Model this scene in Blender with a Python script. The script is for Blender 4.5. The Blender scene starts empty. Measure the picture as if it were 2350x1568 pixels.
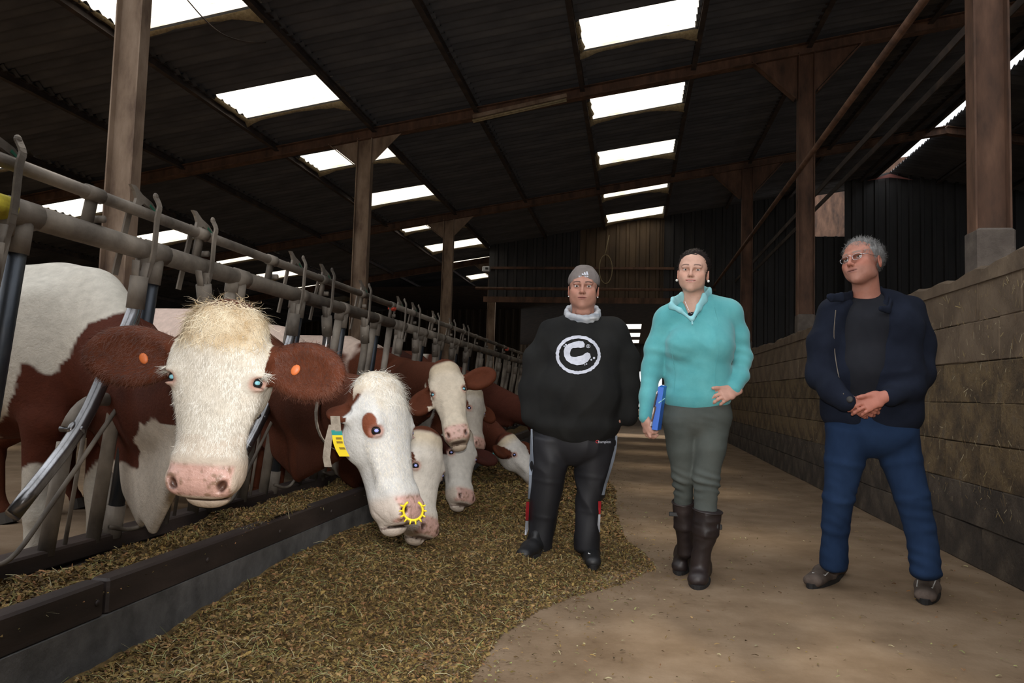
import bpy, math, random
import numpy as np
from mathutils import Vector, Matrix, Quaternion
from mathutils.bvhtree import BVHTree
from mathutils import noise as mnoise

S = bpy.context.scene
COL = S.collection
RNG = random.Random(7)
M = {}

# ---------------------------------------------------------------- camera
FPX, W, H = 1700.0, 2350.0, 1568.0
CAM = Vector((0.0, 0.0, 0.95))
ROLL = 0.030
_u, _v = (1448 - W / 2) / FPX, -(905 - H / 2) / FPX
_r0 = _u * math.cos(ROLL) - _v * math.sin(ROLL)
_u0 = _u * math.sin(ROLL) + _v * math.cos(ROLL)
PITCH = math.atan(-_u0)
YAW = math.atan(_r0 / (math.cos(PITCH) - _u0 * math.sin(PITCH)))
FWD = Vector((-math.sin(YAW) * math.cos(PITCH), math.cos(YAW) * math.cos(PITCH), math.sin(PITCH)))
_rt = FWD.cross(Vector((0, 0, 1))).normalized()
_up = _rt.cross(FWD).normalized()
RIGHT = (_rt * math.cos(ROLL) + _up * math.sin(ROLL)).normalized()
UP = (_up * math.cos(ROLL) - _rt * math.sin(ROLL)).normalized()


def P(px, py, d):
    """world point seen at photo pixel (px, py) at camera depth d (metres)"""
    return CAM + d * (FWD + (px - W / 2) / FPX * RIGHT - (py - H / 2) / FPX * UP)


def on_x(px, py, X):
    r = P(px, py, 1) - CAM
    return CAM + r * ((X - CAM.x) / r.x)


def on_z(px, py, Z):
    r = P(px, py, 1) - CAM
    return CAM + r * ((Z - CAM.z) / r.z)


def depth(p):
    return (Vector(p) - CAM).dot(FWD)


cam_data = bpy.data.cameras.new('camera')
cam_data.sensor_width = 36.0
cam_data.sensor_fit = 'HORIZONTAL'
cam_data.lens = 36.0 * FPX / W
cam_data.clip_start = 0.05
cam_data.clip_end = 400
cam = bpy.data.objects.new('camera', cam_data)
COL.objects.link(cam)
_m = Matrix((RIGHT, UP, -FWD)).transposed().to_4x4()
_m.translation = CAM
cam.matrix_world = _m
S.camera = cam

# ---------------------------------------------------------------- light and exposure
S.view_settings.view_transform = 'Standard'
S.view_settings.look = 'None'
S.view_settings.gamma = 1.0
S.view_settings.use_curve_mapping = False
S.view_settings.exposure = 0.08

world = bpy.data.worlds.new('sky')
S.world = world
world.use_nodes = True
_bg = world.node_tree.nodes['Background']
_bg.inputs[0].default_value = (0.93, 0.96, 1.0, 1)      # bright overcast sky
_bg.inputs[1].default_value = 1.75

sun_d = bpy.data.lights.new('sun', 'SUN')
sun_d.energy = 3.0
sun_d.angle = math.radians(6)
sun_d.color = (1.0, 0.93, 0.8)
sun = bpy.data.objects.new('sun', sun_d)
COL.objects.link(sun)
sun.rotation_euler = Vector((0.10, -0.62, -1.0)).to_track_quat('-Z', 'Y').to_euler()

# the photographer's flash, mounted above the lens
fl_d = bpy.data.lights.new('camera_flash', 'SPOT')
fl_d.energy = 300.0
fl_d.spot_size = math.radians(84)
fl_d.spot_blend = 1.0
fl_d.shadow_soft_size = 0.05
fl_d.color = (1.0, 0.97, 0.94)
fl = bpy.data.objects.new('camera_flash', fl_d)
COL.objects.link(fl)
fl.location = CAM + UP * 0.16 + FWD * 0.02
fl.rotation_euler = (P(1320, 760, 3) - fl.location).to_track_quat('-Z', 'Y').to_euler()


# ---------------------------------------------------------------- helpers
def tag(o, label=None, cat=None, group=None, kind=None):
    if label: o['label'] = label
    if cat: o['category'] = cat
    if group: o['group'] = group
    if kind: o['kind'] = kind
    return o


def empty(name, loc=(0, 0, 0), label=None, cat=None, group=None, kind=None):
    o = bpy.data.objects.new(name, None)
    o.empty_display_size = 0.1
    COL.objects.link(o)
    o.location = loc
    return tag(o, label, cat, group, kind)


def link_mesh(name, me, mat, parent=None, smooth=False):
    if mat is not None:
        me.materials.append(mat)
    if smooth:
        me.polygons.foreach_set('use_smooth', [True] * len(me.polygons))
    o = bpy.data.objects.new(name, me)
    COL.objects.link(o)
    if parent is not None:
        o.parent = parent
        o.matrix_parent_inverse = Matrix.Translation(-Vector(parent.location))
    return o


def mesh_obj(name, v, f, mat, parent=None, smooth=False):
    me = bpy.data.meshes.new(name)
    me.from_pydata([tuple(p) for p in v], [], f)
    me.update()
    return link_mesh(name, me, mat, parent, smooth)


def np_mesh(name, V, F, mat, parent=None, smooth=True, col=None):
    """fast mesh from numpy vertices and equal-sided faces"""
    n = F.shape[1]
    me = bpy.data.meshes.new(name)
    me.vertices.add(len(V))
    me.vertices.foreach_set('co', np.asarray(V, np.float32).ravel())
    me.loops.add(F.size)
    me.loops.foreach_set('vertex_index', np.asarray(F, np.int32).ravel())
    me.polygons.add(len(F))
    me.polygons.foreach_set('loop_start', np.arange(0, F.size, n, dtype=np.int32))
    me.update(calc_edges=True)
    if col is not None:
        a = me.color_attributes.new('col', 'FLOAT_COLOR', 'POINT')
        c = np.ones((len(V), 4), np.float32)
        c[:, :col.shape[1]] = col
        a.data.foreach_set('color', c.ravel())
    return link_mesh(name, me, mat, parent, smooth)


class MB:
    def __init__(self):
        self.v, self.f = [], []

    def add(self, v, f):
        n = len(self.v)
        self.v += [tuple(p) for p in v]
        self.f += [tuple(i + n for i in q) for q in f]
        return self

    def box(self, c, s, M=None, bev=0.0):
        x, y, z = s[0] / 2, s[1] / 2, s[2] / 2
        if bev <= 0:
            vs = [Vector((i * x, j * y, k * z)) for i in (-1, 1) for j in (-1, 1) for k in (-1, 1)]
            fs = [(0, 1, 3, 2), (4, 6, 7, 5), (0, 4, 5, 1), (2, 3, 7, 6), (0, 2, 6, 4), (1, 5, 7, 3)]
        else:
            b = min(bev, x * .9, y * .9, z * .9)
            vs = []
            for k, zz, ins in ((0, -z, b), (1, -z + b, 0), (2, z - b, 0), (3, z, b)):
                X, Y = x - ins, y - ins
                B = b * (0.6 if ins else 1)
                for a, q in ((X - B, -Y), (X, -Y + B), (X, Y - B), (X - B, Y), (-X + B, Y), (-X, Y - B), (-X, -Y + B), (-X + B, -Y)):
                    vs.append(Vector((a, q, zz)))
            fs = [tuple(range(7, -1, -1)), tuple(range(24, 32))]
            for k in range(3):
                for i in range(8):
                    j = (i + 1) % 8
                    fs.append((k * 8 + i, k * 8 + j, k * 8 + 8 + j, k * 8 + 8 + i))
        c = Vector(c)
        if M is not None:
            vs = [M @ p for p in vs]
        return self.add([c + p for p in vs], fs)

    def bar(self, a, b, w, h, up=(0, 0, 1)):
        """rectangular bar from a to b"""
        a, b = Vector(a), Vector(b)
        d = (b - a)
        L = d.length
        d.normalize()
        s = d.cross(Vector(up))
        if s.length < 1e-4:
            s = d.cross(Vector((1, 0, 0)))
        s.normalize()
        u = s.cross(d)
        M = Matrix((s, d, u)).transposed()
        return self.box((a + b) / 2, (w, L, h), M)

    def tube(self, pts, r, n=10, cap=True, radii=None):
        pts = [Vector(p) for p in pts]
        m = len(pts)
        T = []
        for i in range(m):
            t = (pts[min(i + 1, m - 1)] - pts[max(i - 1, 0)])
            T.append(t.normalized())
        ref = Vector((0, 0, 1)) if abs(T[0].z) < .9 else Vector((1, 0, 0))
        s = T[0].cross(ref).normalized()
        vs, fs = [], []
        for i in range(m):
            s = (s - T[i] * s.dot(T[i])).normalized()
            u = T[i].cross(s)
            rr = radii[i] if radii else r
            for k in range(n):
                a = 2 * math.pi * k / n
                vs.append(pts[i] + (s * math.cos(a) + u * math.sin(a)) * rr)
        for i in range(m - 1):
            for k in range(n):
                j = (k + 1) % n
                fs.append((i * n + k, i * n + j, (i + 1) * n + j, (i + 1) * n + k))
        if cap:
            fs.append(tuple(range(n - 1, -1, -1)))
            fs.append(tuple((m - 1) * n + k for k in range(n)))
        return self.add(vs, fs)

    def ball(self, c, r, nu=12, nv=8, M=None, sc=(1, 1, 1)):
        vs = [Vector((0, 0, 1))]
        for i in range(1, nv):
            t = math.pi * i / nv
            for k in range(nu):
                a = 2 * math.pi * k / nu
                vs.append(Vector((math.sin(t) * math.cos(a), math.sin(t) * math.sin(a), math.cos(t))))
        vs.append(Vector((0, 0, -1)))
        fs = [(0, 1 + k, 1 + (k + 1) % nu) for k in range(nu)]
        for i in range(nv - 2):
            for k in range(nu):
                j = (k + 1) % nu
                fs.append((1 + i * nu + k, 1 + (i + 1) * nu + k, 1 + (i + 1) * nu + j, 1 + i * nu + j))
        e = len(vs) - 1
        fs += [(e, 1 + (nv - 2) * nu + (k + 1) % nu, 1 + (nv - 2) * nu + k) for k in range(nu)]
        vs = [Vector((p.x * sc[0] * r, p.y * sc[1] * r, p.z * sc[2] * r)) for p in vs]
        if M is not None:
            vs = [M @ p for p in vs]
        c = Vector(c)
        return self.add([c + p for p in vs], fs)

    def plate(self, outline, t, M):
        """extruded outline (list of 2-D points) of thickness t; M maps (x, y, z) to the world"""
        n = len(outline)
        vs = [M @ Vector((x, y, -t / 2)) for x, y in outline] + [M @ Vector((x, y, t / 2)) for x, y in outline]
        fs = [tuple(range(n - 1, -1, -1)), tuple(range(n, 2 * n))]
        for i in range(n):
            j = (i + 1) % n
            fs.append((i, j, n + j, n + i))
        return self.add(vs, fs)

    def obj(self, name, mat, parent=None, smooth=False):
        return mesh_obj(name, self.v, self.f, mat, parent, smooth)


def shade_auto(o, ang=40):
    me = o.data
    me.polygons.foreach_set('use_smooth', [True] * len(me.polygons))
    try:
        me.set_sharp_from_angle(angle=math.radians(ang))
    except Exception:
        pass
    return o


def bez(p0, p1, p2, n=8):
    p0, p1, p2 = Vector(p0), Vector(p1), Vector(p2)
    return [(1 - t) ** 2 * p0 + 2 * t * (1 - t) * p1 + t * t * p2 for t in [i / n for i in range(n + 1)]]


def spline(pts, n=6):
    """Catmull-Rom through pts"""
    p = [Vector(q) for q in pts]
    p = [2 * p[0] - p[1]] + p + [2 * p[-1] - p[-2]]
    out = []
    for i in range(1, len(p) - 2):
        for k in range(n):
            t = k / n
            out.append(0.5 * ((2 * p[i]) + (p[i + 1] - p[i - 1]) * t + (2 * p[i - 1] - 5 * p[i] + 4 * p[i + 1] - p[i + 2]) * t * t
                              + (3 * p[i] - p[i - 1] - 3 * p[i + 1] + p[i + 2]) * t ** 3))
    out.append(p[-2])
    return out


# ---------------------------------------------------------------- materials
def nt_new(name):
    m = bpy.data.materials.new(name)
    m.use_nodes = True
    nt = m.node_tree
    b = nt.nodes['Principled BSDF']
    return m, nt, b


def ramp(nt, fac, stops):
    r = nt.nodes.new('ShaderNodeValToRGB')
    el = r.color_ramp.elements
    while len(el) < len(stops):
        el.new(0.5)
    for e, (p, c) in zip(el, stops):
        e.position = p
        e.color = (*c, 1) if len(c) == 3 else c
    nt.links.new(fac, r.inputs[0])
    return r.outputs[0]


def coords(nt, scale=(1, 1, 1), kind='Object', rot=(0, 0, 0)):
    t = nt.nodes.new('ShaderNodeTexCoord')
    mp = nt.nodes.new('ShaderNodeMapping')
    mp.inputs['Scale'].default_value = scale
    mp.inputs['Rotation'].default_value = rot
    nt.links.new(t.outputs[kind], mp.inputs[0])
    return mp.outputs[0]


def noise(nt, vec, scale=5, detail=6, rough=.6, dist=0.0):
    n = nt.nodes.new('ShaderNodeTexNoise')
    n.inputs['Scale'].default_value = scale
    n.inputs['Detail'].default_value = detail
    n.inputs['Roughness'].default_value = rough
    n.inputs['Distortion'].default_value = dist
    nt.links.new(vec, n.inputs['Vector'])
    return n.outputs['Fac']


def bump(nt, b, h, strength=.3, dist=.01, prev=None):
    n = nt.nodes.new('ShaderNodeBump')
    n.inputs['Strength'].default_value = strength
    n.inputs['Distance'].default_value = dist
    nt.links.new(h, n.inputs['Height'])
    if prev is not None:
        nt.links.new(prev, n.inputs['Normal'])
    nt.links.new(n.outputs[0], b.inputs['Normal'])
    return n.outputs[0]


def mat(name, stops, scale=6, stretch=(1, 1, 1), rough=.8, metal=0.0, bmp=.3, bscale=40, bdist=.004, detail=6,
        kind='Object', spec=.5, sheen=0.0, bstretch=None):
    m, nt, b = nt_new(name)
    v = coords(nt, stretch, kind)
    if len(stops) == 3 and not isinstance(stops[0], (tuple, list)):
        b.inputs['Base Color'].default_value = (*stops, 1)
    else:
        c = ramp(nt, noise(nt, v, scale, detail), stops)
        nt.links.new(c, b.inputs['Base Color'])
    b.inputs['Roughness'].default_value = rough
    b.inputs['Metallic'].default_value = metal
    b.inputs['Specular IOR Level'].default_value = spec
    if sheen:
        b.inputs['Sheen Weight'].default_value = sheen
        b.inputs['Sheen Roughness'].default_value = .5
    if bmp:
        vb = coords(nt, bstretch or stretch, kind)
        bump(nt, b, noise(nt, vb, bscale, 5), bmp, bdist)
    return m


def vcol_mat(name, rough=.85, bmp=.4, bscale=60, bdist=.003, stretch=(1, 1, 1), spec=.3, var=.18, vscale=12, sheen=0.0):
    """colour read from the mesh's own painted coat / skin pattern, with fine variation and relief"""
    m, nt, b = nt_new(name)
    a = nt.nodes.new('ShaderNodeVertexColor')
    a.layer_name = 'col'
    v = coords(nt, stretch)
    n = noise(nt, v, vscale, 6)
    mr = nt.nodes.new('ShaderNodeMapRange')
    mr.inputs['From Min'].default_value = .3
    mr.inputs['From Max'].default_value = .7
    mr.inputs['To Min'].default_value = 1 - var
    mr.inputs['To Max'].default_value = 1 + var * .5
    nt.links.new(n, mr.inputs[0])
    mx = nt.nodes.new('ShaderNodeVectorMath')
    mx.operation = 'SCALE'
    nt.links.new(a.outputs['Color'], mx.inputs[0])
    nt.links.new(mr.outputs[0], mx.inputs['Scale'])
    nt.links.new(mx.outputs[0], b.inputs['Base Color'])
    b.inputs['Roughness'].default_value = rough
    b.inputs['Specular IOR Level'].default_value = spec
    if sheen:
        b.inputs['Sheen Weight'].default_value = sheen
    bump(nt, b, noise(nt, v, bscale, 4), bmp, bdist)
    return m
# ---------------------------------------------------------------- sculpting: smooth unions of rounded forms on a grid
def axis_pts(lo, hi, coarse, fines):
    """grid coordinates from lo to hi with step coarse, finer inside each (a, b, step) range"""
    out = [lo]
    p = lo
    while p < hi:
        s = coarse
        for a, b, st in fines:
            if a <= p <= b:
                s = min(s, st)
            elif p < a:
                s = min(s, max(st, (a - p) * .35 + st))
            elif p > b:
                s = min(s, max(st, (p - b) * .35 + st))
        p += s
        out.append(p)
    return np.array(out)


class SDF:
    def __init__(self):
        self.prims = []
        self.M = None           # optional frame: local -> world

    def _pt(self, p):
        p = Vector(p)
        return self.M @ p if self.M is not None else p

    def _rot(self, R):
        R = R if R is not None else Matrix.Identity(3)
        if self.M is not None:
            R = self.M.to_3x3() @ R
        return R

    def ell(self, c, r, R=None, k=.02, op='u', e=2.0):
        self.prims.append(('ell', np.array(self._pt(c)), np.array(r, float), np.array(self._rot(R)), k, op, e))
        return self

    def cone(self, a, b, r1, r2, k=.02, op='u'):
        self.prims.append(('cone', np.array(self._pt(a)), np.array(self._pt(b)), (r1, r2), None, k, op, 2))
        return self

    def econe(self, a, b, r1, r2, up=(0, 0, 1), k=.02, op='u', e=2.0, cap=1.0):
        """elliptic cone a->b; r = (half width across, half height along up)"""
        a, b = self._pt(a), self._pt(b)
        up = Vector(up)
        if self.M is not None:
            up = self.M.to_3x3() @ up
        w = (b - a).normalized()
        u = up - w * up.dot(w)
        u.normalize()
        s = w.cross(u)
        R = np.array([list(s), list(u), list(w)])
        self.prims.append(('econe', np.array(a), np.array(b), (r1, r2), R, k, op, e, cap))
        return self

    def chain(self, pts, k=.02, op='u', up=None, e=2.0, cap=1.0):
        """pts: (point, r) or (point, (rw, rh))"""
        for (a, ra), (b, rb) in zip(pts[:-1], pts[1:]):
            if isinstance(ra, (int, float)) and isinstance(rb, (int, float)) and up is None:
                self.cone(a, b, ra, rb, k, op)
            else:
                ra = (ra, ra) if isinstance(ra, (int, float)) else ra
                rb = (rb, rb) if isinstance(rb, (int, float)) else rb
                self.econe(a, b, ra, rb, up or (0, 0, 1), k, op, e, cap)
        return self

    def box(self, c, h, R=None, rad=.01, k=.01, op='u'):
        self.prims.append(('box', np.array(self._pt(c)), np.array(h, float), np.array(self._rot(R)), rad, k, op))
        return self

    def mesh(self, step, fines=None, disp=None, pad=.02):
        lo = np.full(3, 1e9)
        hi = np.full(3, -1e9)
        B = []
        for p in self.prims:
            if p[0] == 'ell':
                R = p[3]
                ext = np.sqrt(((R * p[2][None, :]) ** 2).sum(1))
                l, h = p[1] - ext, p[1] + ext
                k, op = p[4], p[5]
            elif p[0] == 'box':
                ext = np.abs(p[3]) @ p[2]
                l, h = p[1] - ext, p[1] + ext
                k, op = p[5], p[6]
            else:
                if p[0] == 'cone':
                    r1, r2 = p[3]
                else:
                    r1, r2 = max(p[3][0]), max(p[3][1])
                l = np.minimum(p[1] - r1, p[2] - r2)
                h = np.maximum(p[1] + r1, p[2] + r2)
                k, op = p[5], p[6]
            B.append((l, h, k, op))
            if op == 'u':
                lo = np.minimum(lo, l)
                hi = np.maximum(hi, h)
        lo -= pad
        hi += pad
        fines = fines or ([], [], [])
        ax = [axis_pts(lo[i], hi[i], step, fines[i]) for i in range(3)]
        F = np.full([len(a) for a in ax], .5, np.float32)
        for p, (l, h, k, op) in zip(self.prims, B):
            m = k + .012 + step
            sl = []
            for i in range(3):
                i0 = max(0, np.searchsorted(ax[i], l[i] - m) - 1)
                i1 = min(len(ax[i]), np.searchsorted(ax[i], h[i] + m) + 1)
                sl.append(slice(i0, i1))
            if any(s.stop <= s.start for s in sl):
                continue
            X = ax[0][sl[0]][:, None, None]
            Y = ax[1][sl[1]][None, :, None]
            Z = ax[2][sl[2]][None, None, :]
            c = p[1]
            X, Y, Z = X - c[0], Y - c[1], Z - c[2]
            if p[0] == 'ell':
                R, r, e = p[3], p[2], p[6]
                q = [(R[0, i] * X + R[1, i] * Y + R[2, i] * Z) / r[i] for i in range(3)]
                if e == 2.0:
                    k0 = np.sqrt(q[0] ** 2 + q[1] ** 2 + q[2] ** 2)
                    k1 = np.sqrt((q[0] / r[0]) ** 2 + (q[1] / r[1]) ** 2 + (q[2] / r[2]) ** 2) + 1e-9
                    d = k0 * (k0 - 1) / k1
                else:
                    k0 = (np.abs(q[0]) ** e + np.abs(q[1]) ** e + np.abs(q[2]) ** e) ** (1 / e)
                    d = (k0 - 1) * r.min()
            elif p[0] == 'box':
                R, hh, rad = p[3], p[2], p[4]
                q = [np.abs(R[0, i] * X + R[1, i] * Y + R[2, i] * Z) - (hh[i] - rad) for i in range(3)]
                d = np.sqrt(np.maximum(q[0], 0) ** 2 + np.maximum(q[1], 0) ** 2 + np.maximum(q[2], 0) ** 2) \
                    + np.minimum(np.maximum(q[0], np.maximum(q[1], q[2])), 0) - rad
            elif p[0] == 'cone':
                ba = p[2] - p[1]
                L2 = (ba ** 2).sum() + 1e-12
                t = np.clip((X * ba[0] + Y * ba[1] + Z * ba[2]) / L2, 0, 1)
                d = np.sqrt((X - ba[0] * t) ** 2 + (Y - ba[1] * t) ** 2 + (Z - ba[2] * t) ** 2) - (p[3][0] + (p[3][1] - p[3][0]) * t)
            else:
                R = p[4]
                L = np.sqrt(((p[2] - p[1]) ** 2).sum()) + 1e-9
                w = R[2, 0] * X + R[2, 1] * Y + R[2, 2] * Z
                t = np.clip(w / L, 0, 1)
                u = R[0, 0] * X + R[0, 1] * Y + R[0, 2] * Z
                v = R[1, 0] * X + R[1, 1] * Y + R[1, 2] * Z
                (w1, h1), (w2, h2) = p[3]
                rw = w1 + (w2 - w1) * t
                rh = h1 + (h2 - h1) * t
                mn = np.minimum(rw, rh)
                ex = (w - t * L) / (mn * p[8])
                e = p[7]
                if e == 2.0:
                    a_, b_ = u / rw, v / rh
                    k0 = np.sqrt(a_ ** 2 + b_ ** 2 + ex ** 2)
                    k1 = np.sqrt((a_ / rw) ** 2 + (b_ / rh) ** 2 + (ex / mn) ** 2) + 1e-9
                    d = k0 * (k0 - 1) / k1
                else:
                    d = ((np.abs(u / rw) ** e + np.abs(v / rh) ** e + np.abs(ex) ** e) ** (1 / e) - 1) * mn
            G = F[sl[0], sl[1], sl[2]]
            if op == 'u':
                if k > 0:
                    hh_ = np.maximum(k - np.abs(G - d), 0) / k
                    G[...] = np.minimum(G, d) - hh_ * hh_ * k * .25
                else:
                    G[...] = np.minimum(G, d)
            else:
                d = -d
                if k > 0:
                    hh_ = np.maximum(k - np.abs(G - d), 0) / k
                    G[...] = np.maximum(G, d) + hh_ * hh_ * k * .25
                else:
                    G[...] = np.maximum(G, d)
        F[0] = F[-1] = .5
        F[:, 0] = F[:, -1] = .5
        F[:, :, 0] = F[:, :, -1] = .5
        V, Q = surface_nets(F, ax)
        if disp is not None:
            V = disp(V, Q)
        return V, Q


def surface_nets(F, ax):
    n = F.shape
    inside = F < 0
    strides = (n[1] * n[2], n[2], 1)
    cell_ids, pts = [], []
    quads = []
    for a in range(3):
        s0 = [slice(None)] * 3
        s1 = [slice(None)] * 3
        s0[a] = slice(0, -1)
        s1[a] = slice(1, None)
        A, Bv = inside[tuple(s0)], inside[tuple(s1)]
        idx = np.argwhere(A != Bv)
        if len(idx) == 0:
            continue
        i, j, k = idx.T
        f0 = F[i, j, k]
        jdx = idx.copy()
        jdx[:, a] += 1
        f1 = F[jdx[:, 0], jdx[:, 1], jdx[:, 2]]
        t = f0 / (f0 - f1)
        P_ = np.stack([ax[c][idx[:, c]] for c in range(3)], 1)
        P_[:, a] += t * (ax[a][idx[:, a] + 1] - ax[a][idx[:, a]])
        b, c = (a + 1) % 3, (a + 2) % 3
        base = i * strides[0] + j * strides[1] + k
        ids = [base, base - strides[b], base - strides[b] - strides[c], base - strides[c]]
        for q in ids:
            cell_ids.append(q)
            pts.append(P_)
        q4 = np.stack(ids, 1)
        flip = ~inside[i, j, k]
        q4[flip] = q4[flip][:, ::-1]
        quads.append(q4)
    ids = np.concatenate(cell_ids)
    pts = np.concatenate(pts)
    uniq, inv = np.unique(ids, return_inverse=True)
    cnt = np.bincount(inv)
    V = np.stack([np.bincount(inv, pts[:, c]) / cnt for c in range(3)], 1)
    Q = np.concatenate(quads)
    Q = np.searchsorted(uniq, Q)
    return V, Q


def relax(V, Q, it=2, lam=.5):
    """light smoothing"""
    E = np.concatenate([Q[:, [0, 1]], Q[:, [1, 2]], Q[:, [2, 3]], Q[:, [3, 0]]])
    cnt = np.bincount(E[:, 0], minlength=len(V)) + np.bincount(E[:, 1], minlength=len(V))
    cnt = np.maximum(cnt, 1)[:, None]
    for _ in range(it):
        acc = np.zeros_like(V)
        for c in range(3):
            acc[:, c] = np.bincount(E[:, 0], V[E[:, 1], c], len(V)) + np.bincount(E[:, 1], V[E[:, 0], c], len(V))
        V = V + lam * (acc / cnt - V)
    return V


def vnormals(V, Q):
    d1 = V[Q[:, 2]] - V[Q[:, 0]]
    d2 = V[Q[:, 3]] - V[Q[:, 1]]
    fn = np.cross(d1, d2)
    N = np.zeros_like(V)
    for c in range(4):
        for x in range(3):
            N[:, x] += np.bincount(Q[:, c], fn[:, x], len(V))
    return N / (np.linalg.norm(N, axis=1, keepdims=True) + 1e-12)


def largest(V, Q):
    """drop stray islands"""
    lab = np.arange(len(V))
    E = np.concatenate([Q[:, [0, 1]], Q[:, [1, 2]], Q[:, [2, 3]]])
    while True:
        m = np.minimum(lab[E[:, 0]], lab[E[:, 1]])
        new = lab.copy()
        np.minimum.at(new, E[:, 0], m)
        np.minimum.at(new, E[:, 1], m)
        new = new[new]
        if (new == lab).all():
            break
        lab = new
    u, c = np.unique(lab, return_counts=True)
    keep = lab == u[c.argmax()]
    mp = np.cumsum(keep) - 1
    Qk = Q[keep[Q[:, 0]]]
    return V[keep], mp[Qk]


_PN = np.random.RandomState(3)
_PT = _PN.rand(64, 64, 64).astype(np.float32)


def vnoise(V, scale, off=0.0):
    """smooth value noise in -1..1 at points V"""
    p = V * scale + off + 100
    i = np.floor(p).astype(int)
    f = p - i
    f = f * f * (3 - 2 * f)
    out = 0
    for a in (0, 1):
        for b in (0, 1):
            for c in (0, 1):
                w = (f[:, 0] if a else 1 - f[:, 0]) * (f[:, 1] if b else 1 - f[:, 1]) * (f[:, 2] if c else 1 - f[:, 2])
                out = out + w * _PT[(i[:, 0] + a) % 64, (i[:, 1] + b) % 64, (i[:, 2] + c) % 64]
    return out * 2 - 1


def sstep(x, a, b):
    t = np.clip((x - a) / (b - a), 0, 1)
    return t * t * (3 - 2 * t)


def mixc(c, col, w):
    return c * (1 - w[:, None]) + np.array(col)[None, :] * w[:, None]


def bvh_of(V, Q):
    return BVHTree.FromPolygons([Vector(v) for v in V.tolist()], Q.tolist(), all_triangles=False)


def frame(origin, ydir, zhint):
    y = Vector(ydir).normalized()
    z = Vector(zhint)
    z = (z - y * z.dot(y)).normalized()
    x = y.cross(z)
    Mx = Matrix((x, y, z)).transposed().to_4x4()
    Mx.translation = Vector(origin)
    return Mx


# ---------------------------------------------------------------- materials of the building

M['floor'] = mat('dusty_concrete', [(.25, (.15, .092, .047)), (.5, (.225, .150, .088)), (.75, (.31, .22, .14))], 3.0, rough=.95, bmp=.5, bscale=60, bdist=.004)
M['roof'] = mat('fibre_cement', [(.3, (.04, .041, .046)), (.5, (.075, .075, .08)), (.72, (.13, .126, .125))], 1.6, (.5, 1, 1), rough=.95, bmp=.3, bscale=70, bdist=.002)
M['rust'] = mat('rusty_steel', [(.3, (.05, .027, .017)), (.5, (.115, .058, .034)), (.7, (.19, .10, .06))], 7, (1, 1, .3), rough=.8, bmp=.4, bscale=60)
M['rust_tan'] = mat('dusty_tan_steel', [(.3, (.10, .06, .04)), (.48, (.22, .15, .10)), (.7, (.33, .24, .17))], 6, (1, 1, .35), rough=.85, bmp=.5, bscale=80)
M['purlin'] = mat('dark_purlin_steel', [(.3, (.02, .016, .015)), (.55, (.05, .036, .03)), (.75, (.10, .07, .05))], 5, rough=.85)
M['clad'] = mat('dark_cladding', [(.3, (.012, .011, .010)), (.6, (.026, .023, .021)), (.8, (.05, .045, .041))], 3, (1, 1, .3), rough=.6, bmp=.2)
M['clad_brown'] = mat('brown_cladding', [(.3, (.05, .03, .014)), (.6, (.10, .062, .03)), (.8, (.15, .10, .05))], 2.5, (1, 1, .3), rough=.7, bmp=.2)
M['block'] = mat('rendered_block', [(.3, (.10, .070, .045)), (.5, (.155, .11, .072)), (.72, (.22, .16, .105))], 3.5, rough=.97, bmp=.8, bscale=30, bdist=.008, kind='Generated')
M['block_straw'] = mat('straw_stained_block', [(.3, (.055, .040, .026)), (.45, (.12, .082, .045)), (.58, (.19, .13, .065)), (.75, (.12, .095, .07))], 6, rough=.98, bmp=1.0, bscale=45, bdist=.012)
M['block_dark'] = mat('dark_grey_block', [(.3, (.035, .028, .023)), (.5, (.072, .056, .043)), (.75, (.14, .11, .08))], 6, rough=.95, bmp=1.0, bscale=40, bdist=.010)  # darker grey for the lowest courses
M['block'] = mat('rendered_block', [(.3, (.10, .070, .045)), (.5, (.155, .11, .072)), (.72, (.22, .16, .105))], 3.5, rough=.97, bmp=.8, bscale=30, bdist=.008)
M['plinth'] = mat('pale_concrete', [(.3, (.09, .072, .06)), (.6, (.15, .122, .10)), (.8, (.21, .175, .145))], 9, rough=.95, bmp=.8, bscale=60, bdist=.006)
M['kerb'] = mat('kerb_steel', [(.3, (.018, .013, .012)), (.5, (.04, .028, .024)), (.75, (.085, .06, .05))], 5, (1, .25, 1), rough=.55, bmp=.4, bscale=50)
M['kerbc'] = mat('kerb_concrete', [(.3, (.06, .056, .052)), (.5, (.11, .103, .097)), (.75, (.17, .16, .15))], 8, rough=.9, bmp=.6, bscale=50, bdist=.005)
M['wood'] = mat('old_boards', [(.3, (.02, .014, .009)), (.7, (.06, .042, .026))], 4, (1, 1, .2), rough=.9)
M['web'] = mat('cobweb_dust', [(.3, (.22, .17, .09)), (.7, (.42, .34, .2))], 30, rough=1, bmp=.8, bscale=120)

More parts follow.
